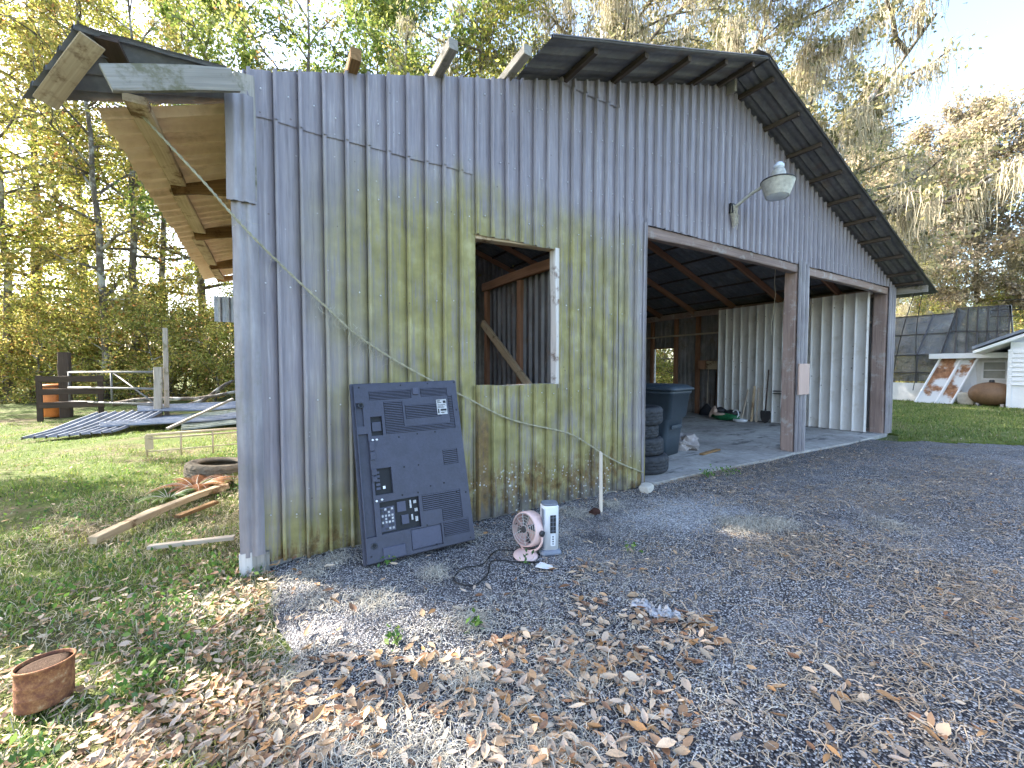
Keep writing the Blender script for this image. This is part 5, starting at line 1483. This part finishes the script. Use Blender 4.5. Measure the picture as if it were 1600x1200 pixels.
# fallen leaves: one curved leaf shape, scattered
def leaf_template(seg=4, wd=.36, curl=.15, fold=.12):
    mid = [(t, 0, curl * (t - .5) ** 2 * 4 - 0.0) for t in np.linspace(0, 1, seg + 1)]
    V = []; F = []
    for i, t in enumerate(np.linspace(0, 1, seg + 1)):
        w_ = wd * .5 * math.sin(math.pi * min(1, max(0.0, t)) ** .85) + (.0)
        z = curl * (t - .45) ** 2 * 4
        V += [(t - .5, -w_, z + fold * w_ * 2), (t - .5, 0, z), (t - .5, w_, z + fold * w_ * 2)]
    for i in range(seg):
        a = 3 * i
        F += [(a, a + 3, a + 4, a + 1), (a + 1, a + 4, a + 5, a + 2)]
    return np.array(V), np.array(F)
LT = [leaf_template(4, .38, .05, .10), leaf_template(4, .46, .16, .35), leaf_template(4, .30, -.07, .08), leaf_template(4, .56, .03, .18), leaf_template(4, .22, .10, .5), leaf_template(3, .40, -.02, .05)]
LCOL = np.array([(.48, .32, .19), (.38, .23, .13), (.58, .43, .29), (.26, .14, .08), (.63, .49, .35), (.42, .23, .10), (.45, .34, .25), (.56, .42, .31)])
HEAP = [(-.15, -2.2), (.02, -1.62), (.34, -1.28), (.62, -1.42), (1.05, -1.50), (1.45, -1.66), (1.95, -1.62), (2.15, -1.90), (2.10, -2.18), (1.65, -2.24), (1.32, -2.48), (.9, -2.9), (0, -2.9)]
def pip(x, y, poly):
    c = False; j = len(poly) - 1
    for i in range(len(poly)):
        if (poly[i][1] > y) != (poly[j][1] > y) and x < (poly[j][0] - poly[i][0]) * (y - poly[i][1]) / (poly[j][1] - poly[i][1]) + poly[i][0]: c = not c
        j = i
    return c
def leaf_density(x, y):
    # heap on the asphalt in front, strip along the asphalt edge, patches
    n = .5 + .5 * mnoise.noise(Vector((x * 1.1, y * 1.1, 5)))
    n2 = .5 + .5 * mnoise.noise(Vector((x * 3.1, y * 3.1, 8)))
    heap = 0
    # polygon-like heap: x 0.1..1.35, in front of y -1.35
    wx = x + .22 * mnoise.noise(Vector((x * 2.3, y * 2.3, 31))); wy = y + .22 * mnoise.noise(Vector((x * 2.3, y * 2.3, 57)))
    heap = 1.0 if pip(wx, wy, HEAP) else 0.0
    edge = math.exp(-((x - .02) / .30) ** 2) * .75 * n2 * 1.6
    left = (.40 if x < .12 else 0) * (.25 + n) * (.2 + n2) * (2.4 if y < -.3 else 1.2) * (1.5 if x > -.55 else .9)
    foot = math.exp(-((y + .18) / .14) ** 2) * (.8 if 1.4 < x < 3.9 else .35 if x > 0 else 0) * n2 * 1.3
    band = max(0, mnoise.noise(Vector((x * .55 + y * .5, (x - y) * 1.3, 77)))) if x > 3.2 else 0
    scat = .03 * n2 + .16 * max(0, n - .62) * n2 * 6 + band * n2 * 1.3
    return min(1.0, max(heap * (.10 + .95 * n2 * n), edge, left, foot, scat))
DEB = [(4.484, -0.652), (4.852, -1.141), (5.632, -1.482), (3.496, -1.643), (3.627, -1.859), (4.09, -2.138), (6.391, -1.804), (7.123, -1.951), (5.922, -2.45), (3.595, -2.576), (3.942, -2.698), (3.692, -2.868), (2.315, -2.512), (2.727, -2.545), (2.107, -2.686), (2.586, -2.857), (2.486, -2.987), (2.072, -2.924), (2.78, -1.806), (4.784, 0.16), (5.832, -0.272), (7.423, -0.545), (8.107, -1.432), (8.418, -2.036), (2.37, -1.344)]
leaves = []
def try_leaves(n, x0, x1, y0, y1, cap):
    out = []
    X = g.uniform(x0, x1, n); Y_ = g.uniform(y0, y1, n); Q = g.uniform(0, 1, n)
    for x, y, q in zip(X, Y_, Q):
        if q < leaf_density(x, y) * cap:
            z = on_ground(x, y)
            if z is None: continue
            out.append((x, y, z))
    return out
leaves = try_leaves(6000, -2.2, 2.3, -2.9, 0.3, 1.0) + try_leaves(3400, -1.3, .12, -2.4, .3, 1.0) + try_leaves(9500, -.6, 2.3, -2.75, -1.1, 1.0) + try_leaves(4200, -4.0, 0.0, -0.2, 5.5, .7) + try_leaves(19000, 2.3, 10, -5.0, -0.02, .6)
for (px_, py_) in DEB:
    k_ = 1 + .12 * px_
    for _ in range(60 if px_ > 3.2 else 22):
        x = px_ + g.normal(0, .26 * k_); y = py_ + g.normal(0, .13 * k_)
        if y < -.04 and drive_inside(x, y) > 0: leaves.append((x, y, .004))
leaves += [(x, y, .03) for x, y in zip(g.uniform(10.8, 22, 900), g.uniform(-5, 4, 900)) if pip(x, y, lawn_pts)]
leaves = np.array(leaves); print('leaves', len(leaves))
def leaf_xform(T_, p, size, rz, tilt, lift):
    Mx = Matrix.Translation((p[0], p[1], p[2] + lift)) @ Matrix.Rotation(rz, 4, 'Z') @ Matrix.Rotation(tilt[0], 4, 'X') @ Matrix.Rotation(tilt[1], 4, 'Y') @ Matrix.Scale(size, 4)
    return Mx
dist = np.hypot(leaves[:, 0] - CX, leaves[:, 1] - CY)
infr = []
for i, p in enumerate(leaves):
    dxy = np.array((p[0] - CX, p[1] - CY)); fwd = dxy @ np.array((math.sin(R(31.14)), math.cos(R(31.14)))); lat = dxy @ np.array((math.cos(R(31.14)), -math.sin(R(31.14))))
    infr.append(fwd > .5 and abs(lat / fwd) < 1.22 and (1.4 / fwd) < .98)
order = np.argsort(np.where(infr, dist, 99))
near = set(order[:300].tolist())
litter_V = []; litter_F = []; litter_C = []; nb_ = 0
LM = []
leaf_mats = []
for i, c in enumerate(LCOL):
    leaf_mats.append(mat_plain('dry_leaf_%s' % 'abcdefgh'[i], tuple(c), .6, 0, .3, 3.0, .3, .2))
leaf_meshes = {}
litter = None
near_spec = []
for i, p in enumerate(leaves):
    ti = int(g.integers(0, 6)); size = float(g.uniform(.018, .072) if g.uniform() < .75 else g.uniform(.06, .085)) if .12 < p[0] < 2.3 else float(g.uniform(.02, .062)) if p[0] < 1 else float(g.uniform(.015, .05)); rz = float(g.uniform(0, 6.28)); tilt = g.normal(0, .22, 2); ci = int(g.integers(0, len(LCOL)))
    lift = float(abs(g.normal(0, .012)) + .004 + (0.02 if p[0] < 0.1 else 0))
    Mx = leaf_xform(ti, p, size, rz, tilt, lift)
    if i in near: near_spec.append((ti, ci, Mx)); continue
    V, F = LT[ti]
    A = np.array(Mx.to_3x3()); tr_ = np.array(Mx.translation)
    litter_V.append(V @ A.T + tr_); litter_F.append(F + nb_); nb_ += len(V)
    litter_C.append(np.repeat((LCOL[ci] * g.uniform(.65, 1.25))[None], len(V), 0))
litter = tag(np_mesh('leaf_litter', np.vstack(litter_V), np.vstack(litter_F), M['litter'], None, np.vstack(litter_C), smooth=True), 'brown fallen leaves scattered over the asphalt and grass', 'leaf litter', kind='stuff')
for (ti, ci, Mx) in near_spec:
    if (ti, ci) not in leaf_meshes:
        V, F = LT[ti]
        me = bpy.data.meshes.new('leaf'); me.from_pydata(V.tolist(), [], F.tolist()); me.materials.append(leaf_mats[ci])
        for q in me.polygons: q.use_smooth = True
        leaf_meshes[(ti, ci)] = me
    o = bpy.data.objects.new('leaf', leaf_meshes[(ti, ci)]); COL.objects.link(o); o.parent = litter; o.matrix_world = Mx

# dry moss strands and pine straw on the ground
def gstr(n, gen, L, wdt, colf, seed, zl=.012):
    q = np.random.default_rng(seed); V = []; F = []; C_ = []
    k_ = 0
    for i in range(n):
        p = gen(q)
        if p is None: continue
        z = on_ground(p[0], p[1])
        if z is None: continue
        a = q.uniform(0, 6.28); cu = q.normal(0, 2.2); l = L * q.uniform(.4, 1.3); c = np.array(colf(q)); x, y = p; b0 = len(V)
        h = abs(q.normal(0, zl))
        for s_ in range(5):
            nx_, ny_ = -math.sin(a), math.cos(a)
            zz = z + .004 + h * math.sin(math.pi * s_ / 4)
            V += [(x - nx_ * wdt, y - ny_ * wdt, zz), (x + nx_ * wdt, y + ny_ * wdt, zz + wdt * .6)]; C_ += [c, c]
            x += math.cos(a) * l / 4; y += math.sin(a) * l / 4; a += cu * .25 + q.normal(0, .3)
        F += [(b0 + 2 * s_, b0 + 2 * s_ + 1, b0 + 2 * s_ + 3, b0 + 2 * s_ + 2) for s_ in range(4)]
    return np.array(V), np.array(F), np.array(C_)
tufts = [(.30, -1.75, .16), (.55, -2.05, .18), (.95, -2.25, .16), (.85, -1.72, .12), (1.05, -1.35, .10), (.62, -.85, .14), (1.05, -.72, .10), (3.75, -1.30, .22), (3.95, -1.42, .18), (3.7, -1.28, .16), (3.85, -1.38, .2), (3.68, -1.33, .14), (4.05, -1.45, .14), (3.6, -1.3, .2), (.45, -1.9, .25), (.9, -2.0, .3), (1.3, -1.9, .25), (2.1, -.5, .18), (2.6, -.3, .15), (3.1, -.3, .14), (.05, -1.9, .2), (-.2, -1.5, .2), (.3, -.3, .16), (.5, -.15, .12), (.35, -.65, .2), (4.8, -2.0, .2), (6.2, -1.5, .3), (5.3, -3.0, .25), (7.2, -2.8, .35), (1.5, -.25, .15), (-.3, -.3, .25), (.15, -1.2, .15)]
def gen1(q):
    if q.uniform() < .62:
        t = tufts[q.integers(0, len(tufts))]; return (t[0] + q.normal(0, t[2] * .55), t[1] + q.normal(0, t[2] * .55))
    if q.uniform() < .5: return (q.uniform(-.5, 2.2), q.uniform(-2.6, -1.2))
    return (q.uniform(-1.4, 4.5), q.uniform(-2.6, 0.0))
def gen2(q):
    if q.uniform() < .6:
        d = DEB[q.integers(0, len(DEB))]
        if d[0] < 3.2 and q.uniform() < .6: return None
        k_ = 1 + .12 * d[0]; return (d[0] + q.normal(0, .30 * k_), min(-.05, d[1] + q.normal(0, .14 * k_)))
    return (q.uniform(1.5, 11), q.uniform(-5.5, -.05))
V1, F1, C1 = gstr(16000, gen1, .085, .0010, lambda q: np.array((.50, .46, .38)) * q.uniform(.45, 1.3), 31, .015)
V2, F2, C2 = gstr(15000, gen2, .11, .0018, lambda q: np.array((.44, .34, .24)) * q.uniform(.4, 1.3), 32, .012)
V3, F3, C3 = gstr(11000, lambda q: (.12 - 1.9 * q.uniform() ** 1.3, q.uniform(-2.4, 3.0)), .085, .0017, lambda q: np.array((.50, .42, .27)) * q.uniform(.5, 1.3), 33, .03)
tag(np_mesh('dry_strands', np.vstack([V1, V2, V3]), np.vstack([F1, F2 + len(V1), F3 + len(V1) + len(V2)]), M['strand'], None, np.vstack([C1, C2, C3])), 'grey dry moss strands and straw strewn on asphalt and yard', 'straw', kind='stuff')

# loose stone chips of the chip-seal surface
n = 26000
X = np.concatenate([g.uniform(0.0, 3.2, 15000), g.uniform(1.5, 8.0, n - 15000)]); Y_ = np.concatenate([g.uniform(-2.75, -.05, 15000), g.uniform(-4.2, -.05, n - 15000)])
keep = np.array([drive_inside(a, b) > .02 for a, b in zip(X, Y_)]); X = X[keep]; Y_ = Y_[keep]; n = len(X)
s_ = g.uniform(.0032, .0082, n)
oc = np.array([(1, 0, 0), (-.5, .87, 0), (-.5, -.87, 0), (.1, .05, .8)])
rot = g.uniform(0, 6.28, n)
V = oc[None] * s_[:, None, None]; c_, d_ = np.cos(rot)[:, None], np.sin(rot)[:, None]
V = np.stack([V[:, :, 0] * c_ - V[:, :, 1] * d_, V[:, :, 0] * d_ + V[:, :, 1] * c_, V[:, :, 2]], 2) * g.uniform(.7, 1.3, (n, 1, 3))
V += np.stack([X, Y_, np.full(n, .001)], 1)[:, None, :]
F = (np.arange(n) * 4)[:, None, None] + np.array([(0, 1, 3), (1, 2, 3), (2, 0, 3)])[None]
tone = (g.uniform(0, 1, n) ** 1.6)[:, None] * np.array((.42, .42, .43)) + np.array((.03, .03, .036))
tag(np_mesh('loose_chips', V.reshape(-1, 3), F.reshape(-1, 3), M['strand'], None, np.repeat(tone, 4, 0)), 'loose grey stone chips on the asphalt surface', 'gravel', kind='stuff')

# grass blades
def blades(n, gen, hgt, wdt, colf, seed):
    q = np.random.default_rng(seed); P = []
    while len(P) < n:
        p = gen(q)
        if p is not None: P.append(p)
    P = np.array(P); n = len(P)
    a = q.uniform(0, 6.28, n); h = hgt * q.uniform(.35, 1.35, n) * P[:, 3]; bend = q.uniform(.3, 1.3, n)
    dx_, dy_ = np.cos(a), np.sin(a); sx, sy = -dy_, dx_
    w_ = wdt * q.uniform(.6, 1.3, n)
    B = P[:, :3]
    def pt(t, side):
        o = B.copy(); o[:, 0] += dx_ * h * bend * t * t + sx * w_ * side; o[:, 1] += dy_ * h * bend * t * t + sy * w_ * side; o[:, 2] += h * t * (1 - .25 * bend * t)
        return o
    V = np.stack([pt(0, -1), pt(0, 1), pt(.55, .7), pt(.55, -.7), pt(1, .12), pt(1, -.12)], 1).reshape(-1, 3)
    k = (np.arange(n) * 6)[:, None]
    F = np.concatenate([k + np.array([[0, 1, 2, 3]]), k + np.array([[3, 2, 4, 5]])])
    C_ = np.repeat(colf(q, P), 6, 0)
    return V, F, C_
def yard_den(x, y):
    n1 = .5 + .5 * mnoise.noise(Vector((x * .9, y * .9, 11))); n2 = .5 + .5 * mnoise.noise(Vector((x * 2.7, y * 2.7, 3)))
    e = min(1, max(0, (-x + .14 + .25 * n2) / .45))
    return e * max(0.0, min(1, (n1 * .65 + n2 * .5 - .28) * 2.6))
def gen_yard(q):
    y = -2.6 + 15 * q.uniform() ** 1.6; x0 = -1.2 - .62 * (y + 3.4); x = q.uniform(min(x0, -1.6), .15)
    d = yard_den(x, y)
    if q.uniform() > d: return None
    if drive_inside(x, y) > 0.0: return None
    return (x, y, gz(x, y) - .005, .55 + .7 * d)
def col_yard(q, P):
    n = len(P); nn = np.array([.5 + .5 * mnoise.noise(Vector((p[0] * 1.6, p[1] * 1.6, 20))) for p in P])
    nn = nn - .22 * np.clip((P[:, 1] - .5) / 2.5, 0, 1)
    pal = np.array([(.13, .22, .035), (.24, .30, .055), (.38, .38, .11), (.48, .42, .22)])
    k = np.clip((nn * 3.1 + q.normal(0.0, .85, n)).astype(int), 0, 3)
    return pal[k] * q.uniform(.6, 1.3, (n, 1))
V, F, C_ = blades(85000, gen_yard, .052, .0032, col_yard, 41)
tag(np_mesh('grass', V, F, M['grassb'], None, C_), 'short patchy green grass in the left yard', 'grass', kind='stuff')
def pip(x, y, poly):
    c = False; j = len(poly) - 1
    for i in range(len(poly)):
        if (poly[i][1] > y) != (poly[j][1] > y) and x < (poly[j][0] - poly[i][0]) * (y - poly[i][1]) / (poly[j][1] - poly[i][1]) + poly[i][0]: c = not c
        j = i
    return c
def gen_lawn(q):
    x = 10.8 + 14 * q.uniform() ** 1.5; y = q.uniform(-7, 6)
    if not pip(x, y, lawn_pts): return None
    return (x, y, 0.0, 1.0)
def col_lawn(q, P):
    n = len(P); pal = np.array([(.10, .15, .03), (.17, .22, .05), (.27, .28, .09), (.36, .31, .16)]); nn = np.array([.5 + .5 * mnoise.noise(Vector((p[0] * .5, p[1] * 1.1, 20))) for p in P]); return pal[np.clip((nn * 3.2 + q.normal(0, .8, n)).astype(int), 0, 3)] * q.uniform(.6, 1.3, (n, 1))
V, F, C_ = blades(26000, gen_lawn, .075, .008, col_lawn, 42)
tag(np_mesh('lawn_grass', V, F, M['grassb'], None, C_), 'bright short grass of the lawn beyond the garage', 'grass', kind='stuff')

# weeds with small round leaves
def weed_patch(spots, seed):
    q = np.random.default_rng(seed); VV = []; FF = []; CC = []; b0 = 0
    for (x, y, r_, n) in spots:
        P = np.stack([x + q.normal(0, r_, n), y + q.normal(0, r_, n), np.zeros(n)], 1)
        P[:, 2] = [(on_ground(a, b) or 0) for a, b in P[:, :2]]
        P[:, 2] += q.uniform(.005, .07, n)
        V, F = leaf_quads(P, .035, q, -.5, .55)
        VV.append(V); FF.append(F + b0); b0 += len(V)
        c = np.array([(.09, .19, .04), (.14, .25, .05), (.20, .28, .07), (.07, .14, .05)])[q.integers(0, 4, n)] * q.uniform(.7, 1.3, (n, 1))
        CC.append(np.repeat(c, 4, 0))
    return np.vstack(VV), np.vstack(FF), np.vstack(CC)
wsp = [(-.42, -1.0, .07, 130), (-.35, -.75, .06, 90), (-.70, -1.25, .06, 80), (-.45, -.35, .16, 260), (-.25, .15, .15, 260), (-.95, .2, .3, 420), (-.6, 1.0, .2, 240), (-1.3, 2.2, .4, 420), (-1.6, 3.2, .5, 420), (-.25, -1.75, .05, 60), (.62, -1.32, .025, 40), (1.02, -1.42, .02, 20), (.80, -.42, .03, 30), (5.0, -.12, .05, 60), (5.3, -.16, .08, 70), (1.66, -.93, .02, 12), (-.05, .05, .08, 120), (-.2, 2.5, .18, 220), (-.35, 4.4, .3, 260), (2.45, -1.2, .03, 24)]
V, F, C_ = weed_patch(wsp, 51)
tag(np_mesh('weeds', V, F, M['grassb'], None, C_), 'small round-leaved green weeds in the yard and cracks', 'weeds', kind='stuff')

# ferns beside the timber
def fern(loc, n, L, pal, label, seed):
    q = np.random.default_rng(seed); r_ = empty('fern', loc, label, 'fern')
    st = MB(); LV = []; LF = []; LC = []; b0 = 0
    for i in range(n):
        a = i * 2.4 + q.uniform(-.3, .3); ln = L * q.uniform(.7, 1.15); P = []
        for t in np.linspace(0, 1, 9):
            P.append(Vector((math.cos(a) * ln * t * .85, math.sin(a) * ln * t * .85, ln * (.75 * t - .62 * t * t))))
        st.tube(P, [.004 * (1 - .8 * k_ / 8) for k_ in range(9)], 4, cap=False)
        c = np.array(pal[q.integers(0, len(pal))])
        for k_ in range(1, 40):
            t = k_ / 40 * 8; j = min(int(t), 7); p = P[j].lerp(P[j + 1], t - j); d = (P[j + 1] - P[j]).normalized(); sd_ = d.cross(Vector((0, 0, 1))).normalized()
            l = .30 * ln * math.sin(math.pi * (k_ / 40) ** .7) * .55 + .008
            for s_ in (-1, 1):
                tip = p + sd_ * s_ * l + d * l * .35 + Vector((0, 0, -l * .15)); w_ = d * (.006)
                LV += [p - w_, p + w_, tip]; LF.append((b0, b0 + 1, b0 + 2)); b0 += 3
                cc = c * q.uniform(.7, 1.3); LC += [cc] * 3
    st.build('stalks', M['rope2'], r_)
    o = np_mesh('fronds', np.array([tuple(v) for v in LV]), LF, M['grassb'], r_, np.array(LC)); tag(o, kind='stuff')
fern((-.60, 2.55, 0), 22, .48, [(.30, .12, .045), (.34, .17, .07), (.24, .10, .04)], 'rust-brown dead fern beside the long timber', 1)
fern((-.80, 2.25, 0), 14, .36, [(.10, .17, .04), (.16, .22, .05)], 'small green fern in front of the brown fern', 2)
fern((-.24, 2.70, 0), 16, .42, [(.26, .28, .07), (.36, .33, .12)], 'yellowish fern against the tyre', 3)

# crumpled pale cloth strip in the leaves
cv = []
NU, NV_ = 34, 16
for i in range(NU + 1):
    for j in range(NV_ + 1):
        u, v_ = i / NU, j / NV_
        wd = .085 * (.55 + .45 * math.sin(3.1 * u + .4)) + .02 * mnoise.noise(Vector((u * 6, v_ * 2, 3)))
        fold = abs(mnoise.noise(Vector((u * 7, v_ * 5, 1)))) + .5 * abs(mnoise.noise(Vector((u * 15, v_ * 11, 6))))
        cv.append((1.90 + .11 * u + .022 * math.sin(u * 8) + wd * (v_ - .5) * .9 + .015 * mnoise.noise(Vector((u * 9, v_ * 9, 7))), -1.70 - .23 * u + wd * (v_ - .5) * .55 + .02 * mnoise.noise(Vector((u * 9, v_ * 9, 17))), .008 + .055 * fold))
cf = [(i * (NV_ + 1) + j, i * (NV_ + 1) + j + 1, (i + 1) * (NV_ + 1) + j + 1, (i + 1) * (NV_ + 1) + j) for i in range(NU) for j in range(NV_)]
tag(np_mesh('cloth_rag', cv, cf, M['ragm'], None, smooth=True), 'crumpled pale grey rag lying among the brown leaves', 'rag')
